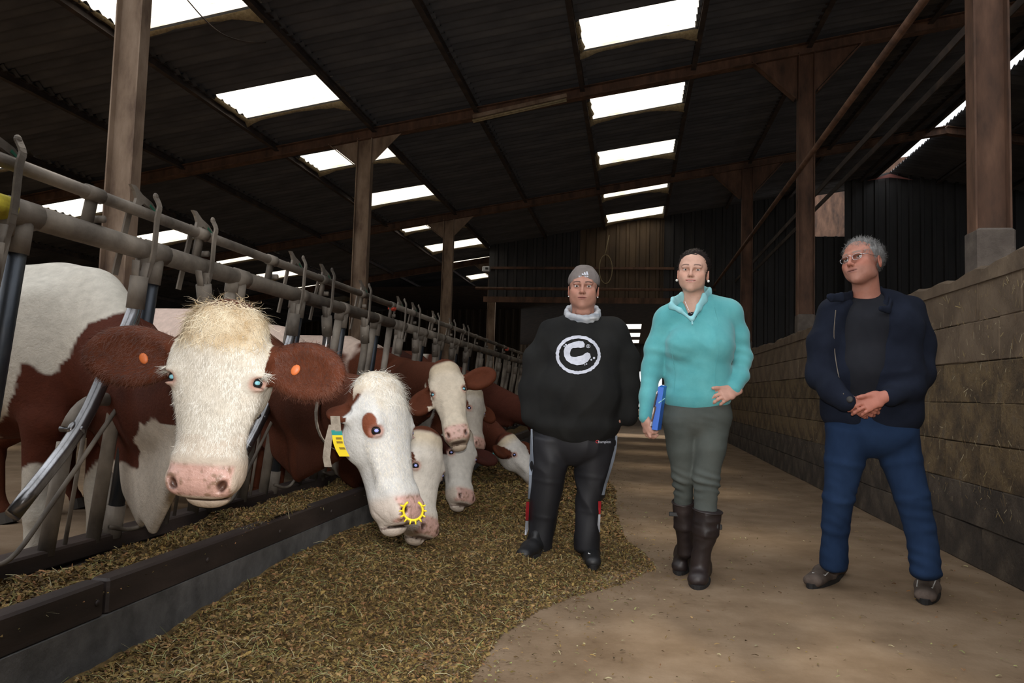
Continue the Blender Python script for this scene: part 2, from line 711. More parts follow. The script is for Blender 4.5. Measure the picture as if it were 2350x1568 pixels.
# translucent fibreglass roof light
m_, nt_, b_ = nt_new('roof_light_fibreglass')
b_.inputs['Base Color'].default_value = (.9, .9, .86, 1)
b_.inputs['Transmission Weight'].default_value = 1.0
b_.inputs['Roughness'].default_value = .6
tr = nt_.nodes.new('ShaderNodeBsdfTranslucent')
cc = ramp(nt_, noise(nt_, coords(nt_, (1, 1, 1)), 2.5, 5), [(.25, (.66, .52, .34)), (.45, (.95, .86, .72)), (.7, (1, .95, .86))])
nt_.links.new(cc, tr.inputs['Color'])
tp = nt_.nodes.new('ShaderNodeBsdfTransparent')
tp.inputs[0].default_value = (.98, .93, .84, 1)
mx = nt_.nodes.new('ShaderNodeMixShader')
mx.inputs[0].default_value = .35
nt_.links.new(tr.outputs[0], mx.inputs[1])
nt_.links.new(tp.outputs[0], mx.inputs[2])
nt_.links.new(mx.outputs[0], nt_.nodes['Material Output'].inputs[0])
M['light_sheet'] = m_

# ---------------------------------------------------------------- floor
def ground(name, x0, x1, y0, y1, nx, ny, mt, zf, label=None):
    xs = np.linspace(x0, x1, nx)
    ys = np.linspace(y0, y1, ny)
    X, Y = np.meshgrid(xs, ys, indexing='ij')
    V = np.stack([X.ravel(), Y.ravel(), np.zeros(X.size)], 1)
    V[:, 2] = zf(V)
    i = np.arange(nx * ny).reshape(nx, ny)
    Q = np.stack([i[:-1, :-1].ravel(), i[1:, :-1].ravel(), i[1:, 1:].ravel(), i[:-1, 1:].ravel()], 1)
    o = np_mesh(name, V, Q, mt)
    tag(o, label, None, None, 'structure')
    return o


ground('floor', -14.2, 14, -4, 60, 60, 120, M['floor'], lambda V: vnoise(V, 1.3) * .006 * (np.abs(V[:, 0]) < 3), 'dusty brown concrete floor of the feed lane')

# ---------------------------------------------------------------- roof geometry
SL = .165
XR = 5.85
PX = [.75 - 1.49 * k for k in range(-3, 11)]


def z_raf(x):
    """underside of the rafters"""
    return 5.13 + SL * x if x < XR else 5.13 + SL * (2 * XR - x)


def z_sheet(x):
    return z_raf(x) + .21


YEND = 18.7
PITCHY = .785
TH = math.atan(SL)


def corrugated(L, width, periods=5, amp=.030, seg=6, thick=True):
    n = periods * seg
    v, f = [], []
    for i in range(n + 1):
        y = width * i / n
        z = amp * math.cos(2 * math.pi * i / seg)
        v += [(0, y, z), (L, y, z)]
    for i in range(n):
        f.append((2 * i, 2 * i + 1, 2 * i + 3, 2 * i + 2))
    me = bpy.data.meshes.new('roof_sheet')
    me.from_pydata(v, [], f)
    me.polygons.foreach_set('use_smooth', [True] * len(me.polygons))
    return me


rowL = 1.49 / math.cos(TH) + .14
sheet_me = corrugated(rowL, PITCHY + .04)
sheet_me.materials.append(M['roof'])
light_me = corrugated(rowL - .1, PITCHY + .0)
light_me.materials.append(M['light_sheet'])

ceiling = empty('ceiling', (0, 0, 0), 'dark corrugated fibre cement roof sloping up to the ridge', None, None, 'structure')
# rows between purlins; row r spans PX[r+1]..PX[r]
SKY = {}
far = MB()
wn = 0
nsheet = 0
for r in range(-1, len(PX) - 1):
    xl = PX[r + 1] if r >= 0 else PX[0]
    xl -= .07
    for c in range(-5, 62):
        y = 8.22 + c * PITCHY
        if y < -4 or y > (27 if xl < -3.6 else YEND - .2):
            continue
        if r == -1:
            if y < YEND - .2:
                xq = PX[0] - .07
                Mx = Matrix.Translation((xq, y, z_sheet(xq))) @ Matrix.Rotation(-TH + .012, 4, 'Y') @ Matrix.Scale(.30, 4, (1, 0, 0))
                far.add([Mx @ Vector(v.co) for v in sheet_me.vertices], [tuple(p.vertices) for p in sheet_me.polygons])
            continue
        k = (c % 3 == 0)
        strip = [3, 6, 9]
        z = z_sheet(xl)
        if k and r in strip and y > 3:
            if (r == 3 and not 3 < y < 18) or y > 24:
                pass
            else:
                wn += 1
                o = bpy.data.objects.new('window_%d' % wn, light_me)
                COL.objects.link(o)
                o.location = (xl + .07, y + .02, z + .012)
                o.rotation_euler = (0, -TH, 0)
                side = {3: 'the right row over the feed lane', 6: 'the middle row beside the left columns', 9: 'the far left row above the cows'}[r]
                tag(o, 'translucent corrugated roof light in %s, at %.0f m along the barn' % (side, y), None, None, 'structure')
                SKY.setdefault(r, []).append(y)
                continue
        vis = (3 < y < 19 and xl > -8.3 and nsheet < 285)
        if vis:
            o = bpy.data.objects.new('roof_sheet', sheet_me)
            COL.objects.link(o)
            o.parent = ceiling
            nsheet += 1
            o.location = (xl, y, z + RNG.uniform(-.006, .012))
            o.rotation_euler = (RNG.uniform(-.004, .004), -TH + .012, RNG.uniform(-.003, .003))
        else:
            Mx = Matrix.Translation((xl, y, z)) @ Matrix.Rotation(-TH + .012, 4, 'Y')
            far.add([Mx @ Vector(v.co) for v in sheet_me.vertices], [tuple(p.vertices) for p in sheet_me.polygons])
# right slope beyond the ridge
for r in range(5):
    for c in range(-15, 15):
        y = 8.22 + c * PITCHY
        if y > YEND - .2:
            continue
        x = XR + .02 + 1.45 * r
        Mx = Matrix.Translation((x, y, z_sheet(x))) @ Matrix.Rotation(TH + .012, 4, 'Y')
        far.add([Mx @ Vector(v.co) for v in sheet_me.vertices], [tuple(p.vertices) for p in sheet_me.polygons])
o = far.obj('far_roof_sheets', M['roof'], ceiling, True)
o['kind'] = 'stuff'
# ---------------------------------------------------------------- I-section steel
def ibeam(mb, a, b, h, w, up, tf=.012, tw=.008):
    """h along up, w flange width"""
    a, b = Vector(a), Vector(b)
    d = (b - a).normalized()
    s = d.cross(Vector(up)).normalized()
    u = s.cross(d)
    mb.bar(a + u * (h / 2 - tf / 2), b + u * (h / 2 - tf / 2), w, tf, u)
    mb.bar(a - u * (h / 2 - tf / 2), b - u * (h / 2 - tf / 2), w, tf, u)
    mb.bar(a, b, tw, h - 2 * tf, u)
    return mb


nth = {5: 'nearest', 10: 'second', 15: 'third', 20: 'farthest'}
for Y in (5, 10, 15, 20):
    t = empty('steel_column', (-3.85, Y, 0), 'rusty tan I-section steel column behind the cows, %s of the left row' % nth[Y], 'column', 'steel columns behind the cows')
    mb = MB()
    ibeam(mb, (-3.85, Y, 0), (-3.85, Y, z_raf(-3.85) + .02), .22, .11, (1, 0, 0))
    mb.obj('shaft', M['rust_tan'], t)
    mb = MB()
    zt = z_raf(-3.85)
    Mx = Matrix(((1, 0, 0), (0, 0, 1), (0, 1, 0)))
    mb.plate([(0, 0), (-.42, -.06), (0, -.38)], .012, Matrix.Translation((-3.96, Y, zt)) @ Mx.to_4x4())
    mb.plate([(0, .03), (.42, .09), (0, -.34)], .012, Matrix.Translation((-3.74, Y, zt)) @ Mx.to_4x4())
    mb.bar((-4.4, Y, zt - .06), (-3.98, Y, zt - .38), .12, .012, (0, 0, 1))
    mb.obj('haunch', M['rust_tan'], t)
for Y in (5, 10, 15):
    t = empty('steel_column', (2.2, Y, 0), 'dark brown steel column standing on the block wall, %s of the right row' % nth[Y], 'column', 'steel columns on the block wall')
    mb = MB()
    ibeam(mb, (2.2, Y, 2.02), (2.2, Y, z_raf(2.2) + .02), .21, .12, (1, 0, 0))
    mb.obj('shaft', M['rust'], t)
    mb = MB()
    mb.box((2.2, Y, 1.88), (.22, .2, .32), bev=.015)
    mb.obj('concrete_foot', M['plinth'], t)
    mb = MB()
    zt = z_raf(2.2)
    Mx = Matrix(((1, 0, 0), (0, 0, 1), (0, 1, 0)))
    mb.plate([(0, 0), (-.55, -.08), (0, -.6)], .014, Matrix.Translation((2.09, Y, zt)) @ Mx.to_4x4())
    mb.plate([(0, .04), (.55, .12), (0, -.5)], .014, Matrix.Translation((2.31, Y, zt)) @ Mx.to_4x4())
    mb.bar((1.51, Y, zt - .08), (2.06, Y, zt - .6), .12, .014, (0, 0, 1))
    mb.bar((2.89, Y, zt + .12), (2.34, Y, zt - .5), .12, .014, (0, 0, 1))
    mb.obj('haunch', M['rust'], t)
for Y in (0, 5, 10, 15):
    t = empty('roof_beam', (0, Y, 4.97), 'rust brown I-section roof beam crossing the barn, %s' %
              {0: 'over the camera', 5: 'just above the frame', 10: 'carried by the second pair of columns', 15: 'carried by the third pair of columns'}[Y], 'beam')
    mb = MB()
    ibeam(mb, (-14, Y, z_raf(-14) + .075), (XR, Y, z_raf(XR) + .075), .15, .13, (0, 0, 1))
    mb.obj('left_rafter', M['rust'], t)
    mb = MB()
    ibeam(mb, (XR, Y, z_raf(XR) + .075), (13, Y, z_raf(13) + .075), .15, .13, (0, 0, 1))
    mb.obj('right_rafter', M['rust'], t)
mb = MB()
ibeam(mb, (-14, 20, z_raf(-14) + .075), (-3.7, 20, z_raf(-3.7) + .075), .15, .13, (0, 0, 1))
tag(mb.obj('roof_beam', M['rust']), 'rust brown roof beam over the farthest left column', 'beam')
for i, x in enumerate(PX + [5.52]):
    mb = MB()
    y1 = 27 if x < -3.6 else YEND
    ibeam(mb, (x, -3.9, z_raf(x) + .135), (x, y1, z_raf(x) + .135), .09, .065, (0, 0, 1), .009, .008)
    place = ('at the ridge slot' if x == 5.52 else 'between the lane wall and the ridge' if x > 2 else 'right of the right row of roof lights' if x > .5 else 'left of the right row of roof lights' if x > -1 else
             'centred over the feed lane' if x > -3 else 'right of the middle row of roof lights' if x > -4 else
             'left of the middle row of roof lights' if x > -6 else 'over the cow stalls, left of the columns' if x > -7.5 else
             'right of the far left roof lights' if x > -9 else 'in the low left part of the roof')
    lab = {0: 'nearest left of the ridge slot', 1: 'halfway between ridge and block wall', 2: 'just inside the right steel columns',
           3: 'along the right edge of the right roof light row', 4: 'along the left edge of the right roof light row', 5: 'with a pale lower flange, over the feed heap',
           6: 'along the right edge of the middle roof light row', 7: 'along the left edge of the middle roof light row', 8: 'first one left of the middle roof lights',
           9: 'along the right edge of the far left roof lights', 10: 'along the left edge of the far left roof lights', 11: 'second from the low left eave',
           12: 'lowest visible one near the left eave', 13: 'at the left eave itself', 14: 'directly at the ridge slot'}.get(i, 'at the far left eave')
    tag(mb.obj('purlin', M['purlin']), 'dark roof purlin, ' + lab, 'purlin', 'roof purlins')
for i, x in enumerate((6.9, 8.3, 9.8)):
    mb = MB()
    ibeam(mb, (x, -3.9, z_raf(x) + .13), (x, YEND, z_raf(x) + .13), .09, .07, (0, 0, 1))
    tag(mb.obj('purlin', M['purlin']), 'dark steel purlin under the right roof slope, ' + ('nearest the ridge', 'second from the ridge', 'lowest one')[i], 'purlin', 'purlins under the right slope')

# longitudinal rails along the right columns
mb = MB().tube([(1.92, 3, 3.7), (1.92, YEND, 3.6)], .03, 10)
tag(mb.obj('overhead_pipe', M['rust'], None, True), 'rusty round overhead pipe passing in front of the right columns', 'pipe')
for k, (x, z) in enumerate(((2.50, 3.84), (2.72, 3.86))):
    mb = MB()
    mb.bar((x, 3, z), (x, YEND, z - .02), .07, .008)
    mb.bar((x - .035, 3, z - .035), (x - .035, YEND, z - .055), .008, .07)
    tag(mb.obj('angle_rail', M['purlin']), ['dark angle iron rail just behind the right columns', 'outer dark angle iron rail behind the right columns'][k], 'rail')
mb = MB().tube([(-3.8, 17.6, 3.42), (1.9, 17.6, 3.42)], .035, 10)
tag(mb.obj('cross_pipe', M['rust'], None, True), 'level rusty pipe crossing the lane below the end cladding', 'pipe')

# wires
a, b = P(430, 0, 7), P(610, 98, 7.6)
pts = [a, P(470, 45, 7.1), P(510, 78, 7.2), P(560, 95, 7.4), b]
tag(MB().tube(spline(pts, 6), .006, 6).obj('cable', M['purlin'], None, True), 'thin dark cable sagging from the roof at upper left', 'cable')
pts = [P(1398, 540, 16)] + [P(1388, 585, 16)] + [P(1390 + 15 * math.sin(t), 618 - 33 * math.cos(t), 16) for t in np.linspace(0, 6.2, 24)]
tag(MB().tube(pts, .012, 6).obj('hanging_cord', M['web'], None, True), 'coiled cord hanging in front of the brown cladding', 'cord')
t = empty('light_fitting', (-1.3, 9.8, 4.6), 'old brown strip light fitting hanging under the second roof beam', 'light fitting')
a, b = P(1085, 271, 10.1), P(1300, 222, 10.1)
MB().bar(a, b, .12, .05).obj('tray', M['rust_tan'], t)
dz = Vector((0, 0, -.045))
for s in (-.03, .03):
    MB().tube([a + dz + Vector((0, s, 0)), b + dz + Vector((0, s, 0))], .013, 8).obj('tube', M['web'], t, True)
t = empty('junction_box', P(1116, 618, 19), 'small pale junction box beside the farthest left column', 'box')
p = P(1116, 618, 19)
MB().box(p, (.2, .12, .14), bev=.02).obj('body', mat('box_plastic', (.5, .5, .5), bmp=0), t)
MB().box(p + Vector((.02, -.065, .01)), (.07, .012, .05)).obj('lens', M['clad'], t)

# ---------------------------------------------------------------- walls
wall_l = MB()
for y in np.arange(-4, 27, .25):
    wall_l.box((-14.1 + RNG.uniform(-.01, .01), y + .125, 1.5), (.03, .24, 3.0))
o = wall_l.obj('wall_left', M['wood'])
tag(o, 'dark board wall far behind the cows', None, None, 'structure')


def cladding(name, x0, x1, y, zb, ztop, mt, label, face=-1):
    """vertical ribbed sheets, each a part"""
    root = empty(name, (x0, y, zb), label, None, None, 'structure')
    x = x0
    while x < x1 - .05:
        w = min(1.0, x1 - x)
        n = max(2, int(w / .25))
        prof = []
        for i in range(n):
            q = x + w * i / n
            s = w / n
            prof += [(q, 0), (q + s * .58, 0), (q + s * .66, .035), (q + s * .92, .035)]
        prof.append((x + w, 0))
        zb_, _t = zb, ztop
        v = []
        for (q, d) in prof:
            v += [(q, y + face * d, zb), (q, y + face * d, _t(q))]
        f = [(2 * i, 2 * i + 2, 2 * i + 3, 2 * i + 1) for i in range(len(prof) - 1)]
        mesh_obj('cladding_panel', v, f, mt, root)
        x += w
    return root


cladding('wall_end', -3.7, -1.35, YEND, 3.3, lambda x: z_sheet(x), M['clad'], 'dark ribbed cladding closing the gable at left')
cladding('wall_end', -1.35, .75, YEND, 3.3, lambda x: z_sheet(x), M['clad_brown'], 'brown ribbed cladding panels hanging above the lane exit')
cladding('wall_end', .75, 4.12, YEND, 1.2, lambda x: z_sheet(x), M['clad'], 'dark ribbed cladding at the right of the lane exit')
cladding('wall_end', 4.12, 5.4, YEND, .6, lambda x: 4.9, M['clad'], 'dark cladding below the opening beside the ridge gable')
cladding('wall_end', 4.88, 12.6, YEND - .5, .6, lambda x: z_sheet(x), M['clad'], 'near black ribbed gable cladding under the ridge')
mb = MB().box((-1.4, YEND - .05, 3.28), (4.8, .1, .14)).box((-1.4, YEND - .05, 4.1), (4.8, .06, .06))
tag(mb.obj('trim_1', M['rust']), 'rusty steel rail along the foot of the end cladding', None, None, 'structure')
o = MB()
o.plate([(-.5, 0), (0, .16), (.5, 0), (.0, .07)], .02, Matrix.Translation((XR, YEND - .62, z_sheet(XR) - .22)) @ Matrix(((1, 0, 0), (0, 0, 1), (0, 1, 0))).to_4x4())
tag(o.obj('trim_2', mat('faded_red', (.22, .075, .06), bmp=0)), 'faded red flashing at the ridge peak', None, None, 'structure')
mb = MB()
for i in range(9):
    mb.bar((3.0, 24 + i * .02, 4.4 + i * .40), (8.8, 24 + i * .02, 5.2 + i * .40), .04, .44)
mb.bar((4.6, 23.8, 4.4), (7.4, 23.8, 7.2), .08, .10)
tag(mb.obj('far_gable_boards', M['rust']), 'tan boarded roof slope seen through the opening beside the ridge gable', 'boards')
# right outer wall
mb = MB()
for y in np.arange(-4, YEND, 1.0):
    mb.box((12.7, y + .5, 2.3), (.05, .98, 4.6))
tag(mb.obj('wall_outer', M['clad']), 'dark cladding on the far right side', None, None, 'structure')
# unseen wall added behind the camera to cut the ambient light

mb = MB()
for x in np.arange(-14, 12.6, .5):
    mb.box((x + .25, -4.05, 2.4), (.49, .04, 4.8 if x > -1.6 else 4.6))
tag(mb.obj('wall_light_block', M['wood']), 'unseen board wall added behind the camera to cut ambient light', None, None, 'structure')
# right lane wall of concrete blocks
wr = empty('wall_right', (2.0, 0, 0), 'dirty brown concrete block wall along the right of the lane', None, None, 'structure')
core = MB().box((2.17, 7.3, .85), (.26, 21.4, 1.70))
core.obj('core', M['block'], wr)
CH, BL = .24, .5
nb = 0
bm_cache = []
for kk in range(18):
    r2 = random.Random(kk)
    m3 = MB().box((0, 0, 0), (.07, BL - .005, CH - .004), bev=.005)
    vs = [(x + r2.uniform(-.004, .004), y + r2.uniform(-.003, .003), z + r2.uniform(-.003, .003)) for x, y, z in m3.v]
    me = bpy.data.meshes.new('block')
    me.from_pydata(vs, [], m3.f)
    me.materials.append((M['block_dark'], M['block_straw'], M['block'])[kk // 6])
    bm_cache.append(me)
loc_inv = Matrix.Translation((-2.0, 0, 0))
for row in range(7):
    y = -.3 + (BL / 2 if row % 2 else 0)
    while y < 17.8:
        if y < 12 or nb < 296:
            o = bpy.data.objects.new('block', bm_cache[(0 if row < 2 else 6 if row < 5 else 12) + RNG.randrange(6)])
            COL.objects.link(o)
            o.parent = wr
            o.matrix_parent_inverse = loc_inv
            ins = RNG.uniform(0, .006) if row < 5 else RNG.uniform(0, .002)
            o.location = (2.035 + ins, y + BL / 2, row * CH + CH / 2)
            if RNG.random() < .5:
                o.rotation_euler = (0, 0, math.pi)
            nb += 1
        y += BL
# crumbling top course of the wall: a continuous worn render cap
ys = np.arange(-3.2, 18, .12)
v, f = [], []
rr = random.Random(4)
prev = 0
for i, y in enumerate(ys):
    prev = prev * .7 + rr.uniform(-.02, .02)
    zt = 1.765 + prev
    v += [(1.99 + rr.uniform(-.004, .004), y, 1.66), (1.995, y, zt - .02), (2.03, y, zt), (2.3, y, zt + rr.uniform(-.01, .01)), (2.31, y, 1.66)]
for i in range(len(ys) - 1):
    for k in range(4):
        f.append((i * 5 + k, (i + 1) * 5 + k, (i + 1) * 5 + k + 1, i * 5 + k + 1))
o = mesh_obj('wall_cap', v, f, M['block'], wr)
o['label'] = 'worn rounded render top of the wall'

# far building beyond the yard gap
mb = MB()
def far_z(x): return 4.0 + .02 * x
Mx = []
for x0 in np.arange(-14, 8, 1.6):
    for y in np.arange(20.6, 46, 2.4):
        lit = (int(round((y - 20.6) / 2.4)) % 2 == 1) and (-1.3 < x0 < .3 and y > 30)
        if lit:
            continue
        mb.add([(x0, y, far_z(x0)), (x0 + 1.6, y, far_z(x0 + 1.6)), (x0 + 1.6, y + 2.4, far_z(x0 + 1.6)), (x0, y + 2.4, far_z(x0))], [(0, 1, 2, 3)])
tag(mb.obj('far_building_roof', M['purlin']), 'dark roof of the next building beyond the lane exit', 'roof')
for x0 in np.arange(-14, 8, 1.6):
    for j, y in enumerate(np.arange(20.6, 46, 2.4)):
        if (int(round((y - 20.6) / 2.4)) % 2 == 1) and (-1.3 < x0 < .3 and y > 30):
            wn += 1
            z0, z1 = far_z(x0), far_z(x0 + 1.6)
            o = mesh_obj('window_%d' % wn, [(x0, y, z0), (x0 + 1.6, y, z1), (x0 + 1.6, y + 2.4, z1), (x0, y + 2.4, z0)], [(0, 1, 2, 3)], M['light_sheet'])
            tag(o, 'roof light of the far building, at %.0f m down the lane' % y, None, None, 'structure')
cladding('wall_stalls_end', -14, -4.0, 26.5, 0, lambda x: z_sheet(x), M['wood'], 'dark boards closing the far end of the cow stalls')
cladding('wall_far', -14, .0, 46, 0, lambda x: far_z(x), M['clad_brown'], 'far end wall left of the bright doorway')
cladding('wall_far', .0, 2.6, 46, 2.35, lambda x: far_z(x), M['clad'], 'cladding above the bright far doorway')
cladding('wall_far', 2.6, 8, 46, 0, lambda x: far_z(x), M['clad_brown'], 'far end wall right of the bright doorway')
mb = MB().box((7.9, 35.5, 2.2), (.1, 21, 4.4))
tag(mb.obj('wall_far_side', M['clad']), 'side wall of the far building', None, None, 'structure')
mb = MB()
for z in (.25, .5, .75):
    mb.tube([(-3.4, 24.8, z), (3.2, 24.8, z)], .04, 8)
for x in (-3.4, -1.2, 1.0, 3.2):
    mb.tube([(x, 24.8, 0), (x, 24.8, .85)], .05, 8)
tag(mb.obj('low_gate', M['purlin'], None, True), 'low dark gate across the far lane', 'gate')

# ---------------------------------------------------------------- kerb and trough
XK = -1.65
k = empty('feed_kerb', (XK, 3, 0), 'dark steel-faced kerb between the cows and the feed heap', 'kerb')
mb = MB()
mb.box((XK - .07, 8, .095), (.14, 20, .19))
mb.obj('concrete_base', M['kerbc'], k)
for i in range(6):
    y0 = -.9 + 3.1 * i
    mb = MB().box((XK - .04, y0 + 1.55, .245), (.07, 3.085, .115), bev=.008)
    mb.obj('steel_plank', M['kerb'], k)
mb = MB()
for y in np.arange(0.3, 10, .62):
    mb.ball((XK - .004, y, .24), .011, 8, 5, sc=(.5, 1, 1))
mb.obj('bolts', M['kerb'], k, True)['kind'] = 'stuff'
mb = MB().box((-1.90, 8, .12), (.34, 20, .24))
tag(mb.obj('feed_shelf', M['kerbc']), 'raised concrete feed shelf under the cow heads', 'shelf')
mb = MB().box((-2.13, 8, .285), (.11, 20, .07), bev=.008)
mb.box((-2.13, 8, .12), (.10, 20, .24))
tag(mb.obj('base_angle', M['kerb']), 'dark steel base rail under the feed barrier posts', 'rail')

# dusty cobwebs sagging along the roof light edges
wb = MB()
rw = random.Random(9)
for r, ys_ in SKY.items():
    x0, x1 = PX[r + 1] + .03, PX[r] - .02
    for y in ys_:
        n = 14
        y1 = y + PITCHY
        vs = []
        for i in range(n + 1):
            t = i / n
            x = x0 + (x1 - x0) * t
            z = z_sheet(x) - .03
            w = .035 + .13 * (abs(t - .45) * 2) ** 3 + rw.uniform(0, .03)
            vs += [(x, y1 - .01, z), (x, y1 + w * .5, z - w * .45), (x, y1 + w, z - .005)]
        wb.add(vs, [(3 * i + k, 3 * i + 3 + k, 3 * i + 4 + k, 3 * i + 1 + k) for i in range(n) for k in (0, 1)])
        vs = []
        for i in range(7):
            yy = y + PITCHY * i / 6
            z = z_sheet(x0) - .02
            w = .03 + rw.uniform(0, .05)
            vs += [(x0 - .02, yy, z - .02), (x0 + w * .6, yy, z - w * .6), (x0 + w, yy, z)]
        wb.add(vs, [(3 * i + k, 3 * i + 3 + k, 3 * i + 4 + k, 3 * i + 1 + k) for i in range(6) for k in (0, 1)])
o = wb.obj('cobwebs', M['web'], ceiling, True)
o['kind'] = 'stuff'
# ---------------------------------------------------------------- self-locking feed barrier
M['galv'] = mat('grimy_galvanised', [(.3, (.055, .045, .036)), (.48, (.15, .125, .10)), (.7, (.27, .23, .185))], 7, (1, .6, .6), rough=.7, metal=.25, bmp=.5, bscale=90, bdist=.002)
M['galv_dark'] = mat('dark_worn_tube', [(.3, (.02, .023, .028)), (.55, (.05, .056, .066)), (.75, (.11, .105, .10))], 7, (1, 1, .3), rough=.38, metal=.7, bmp=.3, bscale=90, bdist=.002)
M['polished'] = mat('polished_tube', [(.3, (.10, .10, .105)), (.5, (.22, .215, .215)), (.65, (.38, .38, .40))], 7, (1, 1, .3), rough=.25, metal=.9, bmp=.1)
M['yellow_paint'] = mat('yellow_paint', [(.35, (.12, .10, .06)), (.45, (.62, .50, .03)), (.6, (.75, .66, .06))], 18, rough=.6, bmp=.2)
M['red_cap'] = mat('red_plastic', (.6, .06, .03), rough=.5, bmp=0)
M['green'] = mat('green_reflector', (.02, .12, .07), rough=.4, bmp=0)


def BP(s, z, off=0.0):
    """point on the slightly leaning barrier plane: s along the barn, z height, off towards the lane"""
    return Vector((-2.10 + .12 * (z - .3) / 1.18 + off, s, z))


ZR, ZL, ZB = 1.48, 1.625, .30
# closed = lock bar upright against a neck
LOCK = {}


def swing_pts(closed):
    base = [(.20, .66), (.205, .50), (.18, .40), (.12, .27), (0, 0), (-.26, -.27)]
    if closed:
        a = math.radians(22)
        base = [(x * math.cos(a) - z * math.sin(a), x * math.sin(a) + z * math.cos(a)) for x, z in base]
    return base


def lock_unit(root, s, pitch, closed, detail, top_x=None):
    """one cow place, its fixed post pair at s"""
    n = 12 if detail > 1 else 8
    # fixed post pair
    mb = MB().tube([BP(s, ZR), BP(s, ZB)], .031, n)
    po = mb.obj('post', M['galv_dark'], root, True)
    if detail > 0:
        mb = MB()
        mb.tube([BP(s, ZR - .02), BP(s, ZR - .13)], .037, n)
        mb.tube([BP(s - .06, ZR), BP(s + .05, ZR)], .047, n)
        mb.obj('tee_collar', M['galv'], po, True)
        MB().tube([BP(s, ZB + .13), BP(s, ZB)], .036, n).obj('foot_sleeve', M['galv'], po, True)
    s2 = s - .10
    mb = MB().tube([BP(s2 + .04, ZR), BP(s2 + .02, ZR - .3), BP(s2, ZR - .55), BP(s2 - .01, ZB)], .027, n)
    if detail > 0:
        mb.tube([BP(s2 + .035, ZR - .01), BP(s2 + .035, ZR - .08)], .033, n)
    mb.obj('inner_post', M['galv'], root, True)
    # pivot post with curved bracket
    sp, zp = s - .35, .76
    mb = MB().tube([BP(sp, ZB), BP(sp + .01, zp - .05)], .029, n)
    mb.obj('pivot_post', M['galv'], root, True)
    mb = MB().tube(bez(BP(s2, .86), BP(sp + .06, .90), BP(sp + .01, zp), 8), .026, n)
    mb.obj('bracket', M['galv'], root, True)
    off = .052
    pts = [BP(sp + x, zp + z, off if z > -.1 else off + .02) for x, z in swing_pts(closed)]
    c = spline(pts, 4)
    mb = MB().tube(c[4:], .027, n)
    b = mb.obj('lock_bar', M['polished'] if detail > 1 else M['galv'], root, True)
    # forked head
    top, d = c[4], (c[0] - c[4]).normalized()
    mb = MB().tube([c[4] - d * .03, c[4] + d * .10], .034, n)
    for q in (-1, 1):
        w = Vector((0, 1, 0))
        mb.bar(c[4] + d * .06 + w * q * .02, c[4] + d * .16 + w * q * .032, .03, .008, w)
    mb.obj('fork', M['galv'], b, True)
    if detail > 0:
        mb = MB()
        mb.ball(BP(sp, zp, .07), .018, 12, 8, sc=(.6, 1, 1))
        mb.tube([BP(sp, zp, -.02), BP(sp, zp, .075)], .012, 8)
        mb.ball(BP(sp - .012, zp - .0, .045), .03, 10, 8, sc=(.5, 1, 1))
        mb.obj('pivot_bolt', M['polished'], root, True)
        # bent stop rod
        pr = [BP(s2 - .02, .88, .05), BP(sp - .08, .52, .07), BP(sp - .22, .36, .075), BP(sp - .30, .33, .06), BP(sp - .42, .36, .05)]
        MB().tube(spline(pr, 4), .0085, 8).obj('stop_rod', M['galv'], root, True)
        MB().tube([BP(sp + .10, .80), BP(sp + .09, ZB)], .008, 8).obj('guide_rod', M['galv'], root, True)
    # latch on the lock rail above the fork
    st = c[0].y
    if detail > 0:
        mb = MB()
        ck = [BP(st + .055, ZL + .07, .03), BP(st + .06, ZL + .03, .05), BP(st + .05, ZL - .02, .055), BP(st + .048, ZR - .02, .065),
              BP(st + .045, ZR - .10, .055), BP(st + .03, ZR - .17, .05)]
        ck = spline(ck, 3)
        for a_, b_ in zip(ck[:-1], ck[1:]):
            mb.bar(a_, b_ + (b_ - a_) * .12, .026, .008, (1, 0, 0))
        mb.ball(ck[0], .016, 10, 6, sc=(.5, 1, 1))
        mb.obj('latch_hook', M['galv'], root)
        Mx = Matrix.Translation(BP(st + .02, ZL + .055, .0)) @ Matrix(((0, 0, 1), (1, 0, 0), (0, 1, 0))).to_4x4()
        mb = MB().plate([(-.085, .035), (-.055, .038), (-.01, .012), (.05, -.005), (.10, -.04), (.125, -.06), (.11, -.065), (.06, -.04), (.0, -.02), (-.03, -.05), (-.055, -.05), (-.045, -.01), (-.06, .015)], .012, Mx)
        l = mb.obj('latch_lever', M['galv'], root)
        MB().plate([(.04, -.014), (.10, -.048), (.09, -.05), (.035, -.024)], .016, Mx).obj('green_strip', M['green'], l)
        MB().bar(BP(st - .03, ZL + .03, -.01), BP(st - .035, ZR - .12, -.03), .03, .008, (1, 0, 0)).obj('latch_plate', M['galv'], root)


